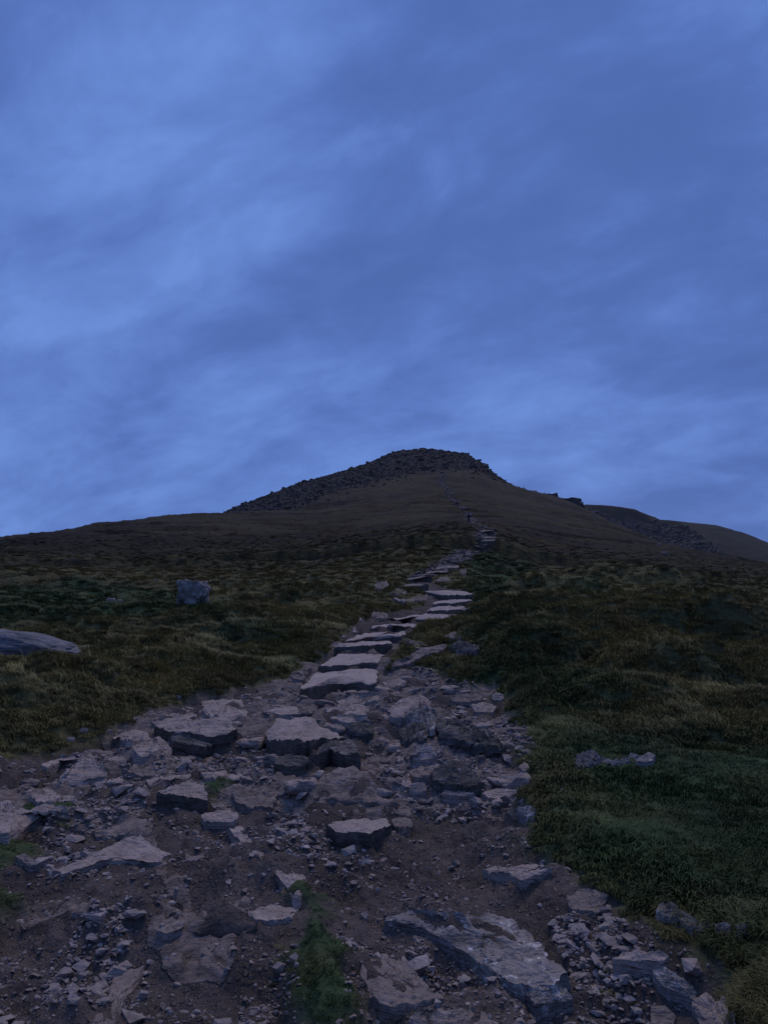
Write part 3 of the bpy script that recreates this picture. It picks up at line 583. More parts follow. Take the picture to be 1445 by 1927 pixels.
rock('ZU', [(115,622),(180,598),(250,605),(270,630),(200,655),(140,650)], .06, .10, 'rock', 'flat speckled rock in grass beside the upper steps', 'bed', amp=.8)
rock('ZU', [(945,480),(990,470),(1030,490),(1010,515),(960,510)], .08, .10, 'rock', 'pinkish rock beside the highest paved bend of the path', 'bed', amp=.8, dome=.05)
rock('ZU', [(280,690),(340,650),(420,660),(440,690),(360,710)], .06, .10, 'rock', 'mossy rock in grass between the two flights of steps', 'bed', amp=.8)
rock('ZU', [(300,745),(420,750),(560,735),(710,722),(700,740),(560,765),(430,775),(340,765)], .04, .16, 'rock_slab', 'long mossy kerb slab with a black undercut between the flights', 'bed', amp=.5, undercut=.05)
rock('ZU', [(720,575),(770,550),(860,552),(840,575),(760,590)], .08, .12, 'rock_slab', 'tilted flat rock beside the upper flight', 'bed', amp=.6)
# --- the nearest outcrops
rock('Z7', [(460,455),(600,385),(700,390),(850,405),(1020,405),(1100,440),(1180,490),(1230,560),(1300,640),(1330,680),(1310,720),(1200,770),(1140,740),(1060,705),(930,640),(880,590),(760,540),(720,510),(650,465),(560,450)], .045, .085, 'outcrop', 'largest rough pale outcrop, pitted with dark hollows, half sunk in earth', 'lichen', amp=.5, undercut=.0, terrace=.5, rings=26, n=130)
rock('Z7', [(1160,800),(1250,750),(1350,772),(1392,820),(1300,842),(1200,852)], .04, .07, 'rock', 'lichened broken end below the largest rough outcrop', 'lichen', amp=1.3)
rock('Z7', [(940,190),(1050,175),(1200,165),(1250,178),(1292,195),(1200,212),(1130,235),(1080,208),(990,206)], .03, .07, 'rock_slab', 'long pale slab with a split end on bare earth', amp=.6, undercut=.04)
rock('Z7', [(370,640),(400,615),(560,630),(612,670),(700,780),(765,812),(600,842),(520,852),(400,812),(380,720)], .02, .05, 'bedrock', 'cracked bedrock sheet next to the green grass strip', 'bed', amp=.6, n=100, rings=20)
rock('Z7', [(590,910),(650,872),(850,860),(960,885),(1010,960),(990,1040),(590,1040)], .02, .06, 'bedrock', 'flat bedrock sheet below the cracked one', 'bed', amp=.5)
rock('Z8', [(330,920),(400,850),(480,848),(572,880),(545,930),(500,985),(420,965),(350,955)], .02, .05, 'bedrock', 'flat pale bedrock patch at the corner of the green turf', 'bed', amp=.6)
rock('Z8', [(590,1235),(640,1202),(730,1188),(780,1200),(870,1193),(907,1228),(850,1248),(700,1243)], .08, .12, 'rock_slab', 'pale propped slab with a black gap beneath it', amp=.6, undercut=.14)
rock('Z8', [(810,1290),(860,1275),(930,1310),(1000,1360),(1060,1420),(1040,1455),(960,1425),(880,1390),(830,1350)], .06, .09, 'outcrop', 'greenish lichened outcrop below the propped slab', 'lichen', amp=1.1)
rock('Z8', [(1040,1440),(1100,1425),(1200,1480),(1262,1540),(1280,1640),(1130,1640),(1060,1560),(1020,1490)], .05, .08, 'outcrop', 'ribbed pale rock continuing the greenish outcrop', amp=1.0)
rock('Z8', [(800,1500),(880,1488),(935,1550),(920,1640),(800,1640)], .03, .05, 'bedrock', 'smooth flat stone amid gravel beside the ribbed rock', 'bed', amp=.4)
rock('Z8', [(828,962),(850,930),(900,913),(965,962),(1012,996),(1062,1026),(1114,1050),(1066,1068),(1000,1048),(945,1008),(890,1004),(845,992)], .05, .04, 'outcrop', 'ragged white rock poking out of the turf bank', 'lichen', amp=1.0, edge=1.6, hit_limit=False, n=100)
rock('Z8', [(1140,1050),(1210,1035),(1245,1060),(1190,1078)], .06, .05, 'rock', 'flat greyish stone in the turf bank beside the ragged white rock', 'lichen', amp=1.0, dome=.1, hit_limit=False)
rock('Z8', [(1262,1055),(1300,1035),(1332,1055),(1290,1080)], .06, .05, 'rock', 'small round white stone at the end of the turf-bank row', 'lichen', amp=1.0, dome=.2, hit_limit=False)
rock('Z8', [(384,168),(392,120),(430,104),(490,102),(530,122),(520,150),(470,168),(420,176)], .035, .025, 'outcrop', 'whitish lump of rock breaking through short turf', 'grey', amp=1.6, hit_limit=False)
rock('Z8', [(505,150),(540,126),(600,132),(650,128),(700,112),(745,122),(735,148),(660,158),(580,170)], .012, .012, 'outcrop', 'low broken grey rock running on from the whitish lump', 'grey', amp=1.6, hit_limit=False)
rock('Z8', [(720,148),(748,118),(795,102),(826,118),(810,146),(765,156)], .045, .04, 'rock', 'pale knobbly end of the broken rock in short turf', 'lichen', amp=1.0, hit_limit=False)
rock('Z6', [(1090,312),(1200,280),(1312,300),(1280,340),(1190,355),(1120,345)], .02, .05, 'bedrock', 'pale rough bedrock patch above the green grass strip', amp=.6)
rock('Z6', [(400,800),(470,700),(500,600),(560,570),(642,538),(632,590),(560,680),(540,740),(500,820),(420,860)], .02, .05, 'bedrock', 'smooth greenish bedrock tongue amid gravel', 'bed', amp=.4)
rock('Z6', [(315,318),(400,318),(470,310),(445,335),(390,330)], .02, .04, 'rock_slab', 'pale splinter of slate-like stone on brown earth', amp=.4)
rock('Z6', [(70,72),(110,58),(172,108),(130,112)], .05, .07, 'rock', 'dark wedge stone leaning out of a grass tuft', 'bed', amp=.7)
rock('Z6', [(820,395),(870,305),(950,252),(1045,290),(1135,378),(1080,405),(950,425)], .05, .0, 'earth_mound', 'brown earth hump crowned with a dark peaty rim', 'peat', cat='mound', amp=.5, dome=.1, edge=.5)
rock('Z6', [(690,395),(770,355),(812,350),(800,385),(730,410)], .03, .05, 'rock', 'greenish flat stone against the earth hump', 'bed', amp=.6)
# boulders standing in the grass
def boulder(px0, px1, top, base, depth_ratio, name, label, material, seed, flat=0.75, nose=None):
    b0 = hit(zmacro if nose else zg, [(px0 + px1) / 2], [base])[0]; s = b0[1] / F; w = (px1 - px0) * s; h = (base - top) * s * 1.03
    bm = bmesh.new(); bmesh.ops.create_icosphere(bm, subdivisions=5, radius=1); v = np.array([q.co[:] for q in bm.verts])
    q = np.sign(v) * np.abs(v) ** np.array([0.72, 0.72, 0.85]); q[:, 2] = np.minimum(q[:, 2], flat)
    nn = fbm(v * 1.6 + seed, 5, 0.55); k = np.floor(nn * 4) / 4; q = q * (1 + (0.10 * nn + 0.02 * k if nose else 0.16 * nn + 0.10 * k))[:, None] + 0.04 * fbm(v * 7 + seed, 4, 0.6)[:, None] * v
    if not nose: q[:, :2] *= (0.95 + 0.05 * sstep(-0.6, 0.1, q[:, 2] + 0.25 * fbm(v * 2.5 + seed, 3)))[:, None]
    if nose:
        q[:, 2] *= np.where(q[:, 2] > 0, 1 - nose * sstep(-0.1, 1.0, q[:, 0]), 1)
        lowv = v[:, 2] < 0; un = v[:, :2] / (np.linalg.norm(v[:, :2], axis=1)[:, None] + 1e-6); r0 = np.linalg.norm(q[:, :2], axis=1) / (np.linalg.norm(v[:, :2], axis=1) + 1e-6)
        q[lowv, :2] = (un * np.minimum(r0, 1.25)[:, None])[lowv] * np.minimum(1, 3 * (1 + v[lowv, 2]))[:, None]
    q = q * np.array([w / 2 / np.abs(q[:, 0]).max(), w * depth_ratio / 2, 1]); q[:, 2] = (q[:, 2] - q[:, 2].min()) / (q[:, 2].max() - q[:, 2].min()) * (h * (1.9 if nose else 1.35)) - h * (0.9 if nose else 0.35)
    for a, c in zip(bm.verts, q): a.co = c
    for f in bm.faces: f.smooth = True
    for e in bm.edges:
        if e.calc_face_angle(0) > 0.6: e.smooth = False
    me = bpy.data.meshes.new(name); bm.to_mesh(me); bm.free(); me.materials.append(M[material])
    o = obj(name, me); o.location = (b0[0], b0[1] + w * depth_ratio * 0.35, b0[2] + (0.27 if nose else 0)); o.rotation_euler = (0.05, 0.04, 0); ROCKXY.append(np.array([[b0[0] + w / 2 * c1, b0[1] + w * depth_ratio * (0.35 + c2 / 2)] for c1, c2 in ((-1, -1), (1, -1), (1, 1), (-1, 1))]))
    return tag(o, label, 'boulder')
boulder(326, 391, 1090, 1134, 0.8, 'boulder', 'squat flat-topped boulder with white lichen and a dark underside, alone on the grass slope', 'lichen', 3.3, 0.55)
boulder(-110, 149, 1219, 1264, 0.6, 'boulder', 'broad smooth blue grey boulder sloping down to a pale tip', 'grey', 8.1, 0.85, 0.6)
# stray stones in the turf
def stray(px, py, wpx, label, material='slab'):
    if py < 1160: return boulder(px - wpx / 2, px + wpx / 2, py - wpx * .22, py + wpx * .2, 0.9, 'rock', label, material, px * .1, 0.85)
    r = wpx / 2; q = np.random.default_rng(int(px * 7 + py)); a = np.arange(7) / 7 * 6.283
    pts = np.stack([px + r * np.cos(a) * q.uniform(.8, 1.1, 7), py + 0.38 * r * np.sin(a) * q.uniform(.8, 1.1, 7)], 1)
    d = hit(zg, [px], [py])[0][1]; hh = 0.35 * wpx * d / F
    rock('F', pts, hh * .8, hh, 'rock', label, material, amp=.9, dome=.2, n=36, rings=10)
stray(158, 1372, 18, 'white stone in the dark turf left of the thin pale sliver', 'lichen'); stray(134, 1389, 16, 'smaller white stone just below another in dark turf', 'lichen')
stray(256, 1352, 11, 'cream pebble on the bare turf edge'); stray(337, 1309, 13, 'pale stone on worn turf above the narrow pale slab')
stray(226, 1131, 15, 'bright pale stone in the grass below the lichened boulder', 'lichen'); stray(206, 1129, 18, 'dull flat stone next to the bright pale stone in grass')
stray(679, 1167, 9, 'white pebble in grass left of the middle steps', 'lichen'); stray(668, 1188, 13, 'pale flat stone in grass left of the lower steps'); stray(647, 1198, 8, 'thin white chip in grass beside the lower steps')
stray(728, 1256, 9, 'pale stone on turf at the right of the second step'); stray(1056, 1485, 14, 'grey stone at the turf edge under the sunken stone row')
stray(292, 1091, 9, 'pale stone in a peaty hollow above the lichened boulder')

# ------------------------------------------------------------------ the stone staircase: one thing, each step a part
stair = bpy.data.objects.new('stone_steps', None); C.objects.link(stair)
s0 = hit(zg, [640], [1300])[0]; stair.location = s0
tag(stair, 'worn stone step path winding up the hillside from the rocky ground', 'steps')
STEPS = [  # front-left, front-right, back-right, back-left of the tread; riser height in metres
 ('F', [(566,1291),(640,1286),(709,1283),(710,1268),(706,1257),(650,1260),(598,1265)], .12),
 ('F', [(599,1252),(650,1249),(711,1246),(724,1230),(680,1230),(636,1232)], .10),
 ('F', [(632,1217),(690,1213),(736,1210),(738,1206),(690,1207),(637,1211)], .16),
 ('F', [(647,1205),(700,1202),(754,1197),(766,1188),(730,1188),(687,1190)], .11),
 ('F', [(697,1181),(740,1179),(780,1178),(784,1174),(745,1174),(703,1176)], .12),
 ('F', [(712,1166),(760,1166),(832,1164),(864,1155),(800,1156),(730,1163)], .08),
 ('F', [(806,1148),(845,1147),(880,1145),(884,1141),(846,1142),(810,1144)], .13),
 ('F', [(814,1135),(850,1133),(888,1130),(886,1127),(850,1128),(822,1131)], .18),
 ('F', [(828,1119),(855,1119),(890,1117),(866,1111),(830,1111),(798,1112)], .2),
 ('F', [(760,1103),(780,1102),(803,1102),(806,1099),(784,1099),(764,1099)], .11),
 ('F', [(762,1091),(785,1089),(812,1087),(815,1084),(790,1085),(768,1088)], .11),
 ('F', [(800,1079),(820,1078),(842,1077),(845,1074),(822,1075),(806,1076)], .13),
 ('F', [(818,1071),(840,1069),(862,1068),(864,1064),(840,1065),(822,1067)], .13),
 ('F', [(905,1018),(918,1018),(931,1017),(932,1015),(919,1015),(907,1015)], .28),
 ('F', [(905,1012.5),(918,1012),(931,1012),(932,1010),(919,1010),(907,1010)], .28),
 ('F', [(903,1001),(915,1000.5),(930,1000),(929,997.5),(916,997.5),(908,998)], .3)]
for i, (cr_, pts, rh) in enumerate(STEPS):
    p = full(cr_, pts); y0, y1 = p[:, 1].min(), p[:, 1].max(); f = (p[:, 1] - y0) / (y1 - y0)
    w = hit(zg, p[:, 0], p[:, 1], rh * (0.35 + 0.65 * f))
    w0y = w[:, 1].copy(); yf = w[:, 1].min(); yc = np.minimum(w[:, 1], yf + (3.0 if i < 9 else 1.3)); w[:, 0] *= yc / w[:, 1]; w[:, 1] = yc; w[:, 2] = np.where(yc < w0y - 1e-6, CAMZ + (w[:, 2] - CAMZ) * yc / w0y, w[:, 2])
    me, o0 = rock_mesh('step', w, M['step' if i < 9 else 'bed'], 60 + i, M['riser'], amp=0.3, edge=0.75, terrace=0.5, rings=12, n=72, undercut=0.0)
    o = obj('step', me, stair); o.location = Vector(o0) - Vector(s0); ROCKXY.append(w[:, :2])

# ------------------------------------------------------------------ loose stones and gravel on the path
def stone_shape(seed, n=13):
    q = np.random.default_rng(seed); v = q.normal(size=(n, 3)); v /= np.linalg.norm(v, axis=1)[:, None]; v *= q.uniform(.8, 1.1, (n, 1))
    v *= np.array([1, q.uniform(.6, .9), q.uniform(.32, .55)]); bm = bmesh.new()
    for c in v: bm.verts.new(c)
    bmesh.ops.convex_hull(bm, input=bm.verts); bmesh.ops.delete(bm, geom=[x for x in bm.verts if not x.link_faces], context='VERTS')
    bmesh.ops.triangulate(bm, faces=bm.faces); bmesh.ops.recalc_face_normals(bm, faces=bm.faces); bm.verts.index_update()
    V = np.array([x.co[:] for x in bm.verts]); Fc = np.array([[x.index for x in f.verts] for f in bm.faces]); bm.free(); return V, Fc
SH = [stone_shape(100 + k) for k in range(14)]
SHM = []
for k, (V, Fc) in enumerate(SH):
    me = mesh_np('loose_stone', V, Fc, M['pebble'], False); SHM.append(me)
RUBM = []
for k in range(9):
    bm = bmesh.new(); bmesh.ops.create_icosphere(bm, subdivisions=3, radius=1); v = np.array([c.co[:] for c in bm.verts]); nn = fbm(v * 1.3 + k * 5.1, 4, .6); kq = np.floor(nn * 4) / 4
    v = v * (1 + .2 * nn + .12 * kq)[:, None] * np.array([1, .7 + .03 * k, .62]); v[:, 2] = np.minimum(v[:, 2], .36 + .16 * fbm(v * 2 + k, 3))
    for c, w in zip(bm.verts, v): c.co = w
    for f in bm.faces: f.smooth = True
    for e in bm.edges: e.smooth = e.calc_face_angle(0) < .6
    me = bpy.data.meshes.new('half_buried_stone'); bm.to_mesh(me); bm.free(); me.materials.append(M['slab' if k % 3 else 'bed']); RUBM.append(me)
def inside_any(x, y, polys):
    m = np.zeros(x.shape, bool)
    for p in polys:
        lo, hi = p.min(0), p.max(0); k = (x > lo[0]) & (x < hi[0]) & (y > lo[1]) & (y < hi[1])
        if k.any():
            i = np.where(k)[0]; m[i] |= sdist(x[i], y[i], p) > 0
    return m
RUB = [wpoly(p, c) for c, p in [
  ('Z6', [(150,760),(230,520),(380,430),(560,400),(620,430),(520,560),(450,720),(380,860),(150,900)]), ('Z6', [(150,200),(250,60),(420,60),(520,120),(360,210)]),
  ('Z8', [(250,1000),(400,960),(560,960),(700,1150),(760,1260),(830,1420),(800,1597),(700,1650),(600,1500),(400,1330),(300,1150)]),
  ('Z5', [(80,640),(280,640),(330,820),(420,880),(480,990),(300,960),(120,800)]), ('Z5', [(900,290),(1250,290),(1400,420),(1340,500),(1220,440),(1000,380)]),
  ('Z5', [(640,480),(1180,480),(1280,660),(900,700),(700,660)]), ('Z5', [(760,50),(920,60),(1100,150),(900,180),(780,140)]),
  ('Z7', [(200,500),(420,480),(700,560),(760,640),(600,620),(380,620),(260,620)]), ('Z4', [(600,380),(1000,380),(1400,300),(1440,560),(1100,520),(640,560)]), ('Z4', [(330,650),(600,600),(760,680),(480,820),(280,960),(200,900)])]]
q = np.random.default_rng(5); n = 110000
y = np.exp(q.uniform(math.log(2.6), math.log(13.5), n)); x = q.uniform(-0.62, 0.62, n) * y
d = pathmask(x, y); rub = inside_any(x, y, RUB); cl = fbm(P3(x, y, 1.3, 40.0), 3)
keep = (d > 0.02) & (q.uniform(0, 1, n) < np.where(rub, 0.85, np.clip(0.16 + 0.55 * cl, 0.03, 0.6))) & ~inside_any(x, y, ROCKXY)
x, y, rub = x[keep], y[keep], rub[keep]; n = len(x)
size = np.exp(q.normal(math.log(0.0105), 0.5, n)) * (0.55 + y / 9) * np.where(rub, 1.25, 1.0); size = np.clip(size, 0.006, 0.085)
app = size / y; order = np.argsort(-app); print('stones', n)
big_i, rest = order[:200], order[200:24000]
def rotm(ax, ay, az):
    ca, sa, cb, sb, cc, sc_ = math.cos(ax), math.sin(ax), math.cos(ay), math.sin(ay), math.cos(az), math.sin(az)
    return np.array([[cc, -sc_, 0], [sc_, cc, 0], [0, 0, 1]]) @ np.array([[cb, 0, sb], [0, 1, 0], [-sb, 0, cb]]) @ np.array([[1, 0, 0], [0, ca, -sa], [0, sa, ca]])
zz = zg(x, y)
for i in big_i:
    o = obj('loose_stone', SHM[q.integers(len(SHM))]); s = size[i] * 1.15
    o.location = (x[i], y[i], zz[i] + 0.16 * s); o.scale = (s, s, s * q.uniform(.8, 1.2)); o.rotation_euler = (q.normal(0, .2), q.normal(0, .2), q.uniform(0, 6.28))
    tag(o, 'small loose angular stone lying on the bare path', 'stone', 'loose stones strewn over the path')
nb = 4000; xb = q.uniform(-5, 4, nb); yb = np.exp(q.uniform(math.log(4.6), math.log(11.8), nb)); kb = (pathmask(xb, yb) > 0.12) & ~inside_any(xb, yb, ROCKXY) & ((yb > 6) | inside_any(xb, yb, RUB)) & (np.abs(xb / yb) < .52)
xb, yb = xb[kb], yb[kb]; taken = []
for a_, b_ in zip(xb, yb):
    s_ = float(np.clip(np.exp(q.normal(math.log(.075), .4)), .04, .16)) * (0.55 if b_ < 6 else 1)
    if any(math.hypot(a_ - c, b_ - d_) < (s_ + e) * 1.05 for c, d_, e in taken) or len(taken) >= 150: continue
    taken.append((a_, b_, s_)); o = obj('half_buried_stone', RUBM[q.integers(len(RUBM))]); o.scale = (s_, s_, s_ * q.uniform(.7, 1.1)); o.location = (a_, b_, zg(np.array([a_]), np.array([b_]))[0] - 0.05 * s_); o.rotation_euler = (q.normal(0, .12), q.normal(0, .12), q.uniform(0, 6.28))
    tag(o, 'hand-sized rough stone half buried in the rubble below the steps', 'stone', 'half-buried stones of the rubble band')
Vs, Fs, Ts, off = [], [], [], 0
TONE = 1.0
def add_stones(xs, ys, zs, ss):
    global off
    for i in range(len(xs)):
        V, Fc = SH[q.integers(len(SH))]; Rm = rotm(q.normal(0, .25), q.normal(0, .25), q.uniform(0, 6.28))
        Vs.append((V * ss[i]) @ Rm.T + np.array([xs[i], ys[i], zs[i] + 0.12 * ss[i]])); Fs.append(Fc + off); off += len(V)
        g = q.uniform(.55, 1.25) * TONE; Ts.append(np.tile([g * q.uniform(.97, 1.06), g, g * q.uniform(.95, 1.05), 1], (len(V), 1)))
def flush(name, label, cat, material):
    global Vs, Fs, Ts, off
    me = mesh_np(name, np.vstack(Vs), np.vstack(Fs), material, False)
    a = me.attributes.new('tint', 'FLOAT_COLOR', 'POINT'); a.data.foreach_set('color', np.vstack(Ts).astype(np.float32).ravel())
    o = tag(obj(name, me), label, cat, kind='stuff'); Vs, Fs, Ts, off = [], [], [], 0; return o
add_stones(x[rest], y[rest], zz[rest], size[rest])
flush('gravel', 'brownish gravel and stone chips strewn over the bare path', 'gravel', M['gravel'])
# paving of the upper path: small set stones, too far off to pick apart
n = 5200; k = q.integers(7, len(TRAIL) - 1, n); f = q.uniform(0, 1, n)
L = TRAIL[k] * (1 - f[:, None]) + TRAIL[k + 1] * f[:, None]; wd = TRAILW[k] * (1 - f) + TRAILW[k + 1] * f
x = L[:, 0] + q.normal(0, .5, n) * wd; y = L[:, 1] + q.normal(0, .4, n) * wd
sz = q.uniform(.07, .26, n) * (0.5 + y / 90); kk = (q.uniform(0, 1, n) < np.where(y > 85, 0.4, 0.75)) & ~inside_any(x, y, ROCKXY)
x, y, sz = x[kk], y[kk], np.clip(sz[kk], .05, .5)
TONE = 0.55
add_stones(x, y, zg(x, y) - 0.1 * sz, sz); flush('path_cobbles', 'bluish stony surface of the far upper path', 'stones', M['gravel'])
TONE = 0.42
# scree on the summit
M['screestone'] = M['scree'].copy(); stone_tint('screestone')
lo, hi = SCREE.min(0) - 12, SCREE.max(0) + 12; n = 70000
x = q.uniform(lo[0], hi[0], n); y = q.uniform(lo[1], hi[1], n); sd_ = sdist(x, y, SCREE) + 9 * fbm(P3(x, y, 0.09, 50.0), 3)
kk = (q.uniform(0, 1, n) < np.where(sd_ > 0, 0.85, 0.55 * np.exp(sd_ / 7))) & (y > 255); x, y = x[kk][:20000], y[kk][:20000]; n = len(x); print('scree', n)
sz = np.clip(np.exp(q.normal(math.log(0.5), 0.62, n)), .22, 2.6)
add_stones(x, y, zg(x, y) - 0.1 * sz, sz); flush('scree', 'grey boulder scree covering the summit dome', 'scree', M['screestone'])

M['cragstone'] = M['crag'].copy(); stone_tint('cragstone'); TONE = 0.55
ci_ = np.where(cragm > 0.45)[0]; ci_ = q.choice(ci_, 2600); sz = np.clip(np.exp(q.normal(math.log(1.3), .6, len(ci_))), .5, 5.0)
add_stones(FHX[ci_] + q.normal(0, .6, len(ci_)), FHY[ci_] + q.normal(0, 1.5, len(ci_)), FHZ[ci_], sz); flush('crag_boulders', 'dark broken rock face on the flank of the far hill', 'crag', M['cragstone']); TONE = 1.0
# crags breaking the skyline
def crag(name, label, blocks, material='crag'):
    e = bpy.data.objects.new(name, None); C.objects.link(e); b0 = hit(zmacro, [blocks[0][0]], [blocks[0][3]])[0]; b0[1] = blocks[0][4]; b0[2] = zg(b0[:1], b0[1:2])[0]; e.location = b0
    tag(e, label, 'crag')
    for j, (p0, p1, t0, t1, Y) in enumerate(blocks):
        a0, e0 = ray(p0, t0); a1, e1 = ray(p1, t1); x0, x1 = a0 * Y, a1 * Y; zt, zb = e0 * Y + CAMZ, e1 * Y + CAMZ; dd = max((x1 - x0) * 0.7, 4)
        bm = bmesh.new(); bmesh.ops.create_cube(bm, size=1); bmesh.ops.subdivide_edges(bm, edges=bm.edges, cuts=7, use_grid_fill=True)
        v = np.array([c.co[:] for c in bm.verts]) * np.array([x1 - x0, dd, zt - zb + 3]) ; nn = fbm(v * 0.35 + 9 * j, 4, .6); v[:, 0] += nn * 1.3; v[:, 1] += nn * 1.6; v[:, 2] += 0.9 * fbm(v * 0.3 + 5, 4, .6) - 0.5
        for c, w in zip(bm.verts, v): c.co = w
        me = bpy.data.meshes.new('rock_block'); bm.to_mesh(me); bm.free(); me.materials.append(M[material])
        o = obj('rock_block', me, e); o.location = Vector(((x0 + x1) / 2, Y, (zt + zb - 3) / 2)) - Vector(b0)
    return e
crag('summit_rock', 'knobbly rock standing up at the right brow of the summit', [(871,881,851,864,420),(876,884,858,868,418)])
crag('rock_crag', 'dark ledge of rock ending in an overhang on the right ridge', [(1040,1089,938.5,950,383),(1076,1097,944,956,379),(1003,1044,929,940,388),(992,1009,923,931,391)])
crag('skyline_rock', 'small rock sticking up on the left scree skyline', [(659,667,880,889,438),(672,680,877,885,436)])
crag('hill_notch', 'small dark rock breaking the brow of the far hill', [(1406,1412,1013,1020,705)])

# ------------------------------------------------------------------ walkers on the upper path
def person(name, label, px, py, Y, jacket, heading, stride, pack_m, lean=0.12, h=1.74):
    a, e = ray(px, py); x = a * Y; z = zg(np.array([x]), np.array([Y]))[0]
    root = bpy.data.objects.new(name, None); C.objects.link(root); root.location = (x, Y, z); root.rotation_euler = (0, 0, heading); tag(root, label, 'person')
    vs, es, rs = [], [], []
    def v(c, r, p=None):
        vs.append((c[0], c[1] + lean * max(0, c[2] - 0.9), c[2])); rs.append(r)
        if p is not None: es.append((p, len(vs) - 1))
        return len(vs) - 1
    pel = v((0, 0, .95), .155); ab = v((0, 0, 1.12), .14, pel); ch = v((0, .01, 1.32), .165, ab); nk = v((0, .0, 1.48), .065, ch); hd0 = v((0, .02, 1.56), .075, nk); hd1 = v((0, .03, 1.65), .095, hd0); v((0, .02, 1.72), .07, hd1)
    for s in (-1, 1):
        st = stride * s
        hp = v((.10 * s, 0, .88), .105, pel); kn = v((.11 * s, .16 * st + .06, .50), .066, hp); an = v((.11 * s, .28 * st - .03, .10 + max(0, st) * .10), .045, kn)
        he = v((.11 * s, .28 * st - .05, .05 + max(0, st) * .10), .045, an); v((.12 * s, .28 * st + .14, .04 + max(0, st) * .10), .038, he)
        sh = v((.19 * s, 0, 1.42), .07, ch); el_ = v((.25 * s, -.05 - .10 * st, 1.15), .05, sh); wr = v((.24 * s, .10 - .16 * st, .94), .032, el_); pa = v((.235 * s, .13 - .18 * st, .87), .036, wr)
        for k in range(4): f0 = v((.235 * s, .105 + .018 * k - .18 * st, .82), .010, pa); v((.225 * s, .115 + .018 * k - .18 * st, .775 + .006 * abs(k - 1.5)), .009, f0)
        t0 = v((.22 * s, .165 - .18 * st, .87), .011, pa); v((.21 * s, .175 - .18 * st, .83), .010, t0)
    me = bpy.data.meshes.new('body'); me.from_pydata(vs, es, []); o = bpy.data.objects.new('body', me); C.objects.link(o)
    sk = o.modifiers.new('skin', 'SKIN')
    for i, r in enumerate(rs): me.skin_vertices[0].data[i].radius = (r, r * (.8 if 1 <= i <= 2 else 1))
    me.skin_vertices[0].data[0].use_root = True
    o.modifiers.new('sub', 'SUBSURF').levels = 1
    dg = bpy.context.evaluated_depsgraph_get(); nm_ = bpy.data.meshes.new_from_object(o.evaluated_get(dg)); nm_.name = 'body'
    o.modifiers.clear(); o.data = nm_; o.parent = root; nm_.materials.clear()
    for mm in ('skin', jacket, 'trousers', 'hair'): nm_.materials.append(M[mm])
    for p_ in nm_.polygons:
        c = p_.center; r = math.hypot(c.x, 0)
        if c.z > 1.52: p_.material_index = 3 if (c.z > 1.64 or c.y - lean * (c.z - .9) < .04) else 0
        elif r > .2 and c.z < .93 and c.z > .7: p_.material_index = 0
        elif c.z > .90: p_.material_index = 1
        else: p_.material_index = 2
        p_.use_smooth = True
    bm = bmesh.new(); bmesh.ops.create_cube(bm, size=1)
    for q_ in bm.verts: q_.co = Vector((q_.co.x * .30, q_.co.y * .17, q_.co.z * .46))
    bmesh.ops.bevel(bm, geom=bm.edges, offset=.05, segments=3, affect='EDGES'); mp = bpy.data.meshes.new('rucksack'); bm.to_mesh(mp); bm.free(); mp.materials.append(M[pack_m])
    pk = obj('rucksack', mp); pk.location = Vector((x, Y, z)) + Vector((math.cos(heading) * 0 + math.sin(heading) * .2, -math.cos(heading) * .2 , 1.22))
    pk.rotation_euler = (-lean, 0, heading); tag(pk, 'rucksack worn by the walker in ' + ('black' if jacket == 'jacket_black' else 'plum'), 'rucksack')
    if jacket == 'jacket_black':
        for s in (-1, 1):
            bm = bmesh.new(); bmesh.ops.create_uvsphere(bm, u_segments=12, v_segments=8, radius=1)
            for q_ in bm.verts: q_.co = Vector((q_.co.x * .075, q_.co.y * .085, q_.co.z * .05))
            mp = bpy.data.meshes.new('shoulder_patch'); bm.to_mesh(mp); bm.free(); mp.materials.append(M['pale']); k = obj('shoulder_patch', mp, root); k.location = (.17 * s, .05, 1.475)
    return root
person('person', 'walker in black with pale shoulders, striding up the path', 882, 982, 140, 'jacket_black', 0.2, 0.7, 'pack')
person('person', 'walker in a dark plum jacket, further up the path', 861, 952, 196, 'jacket_plum', -0.3, -0.7, 'pack', h=1.74)

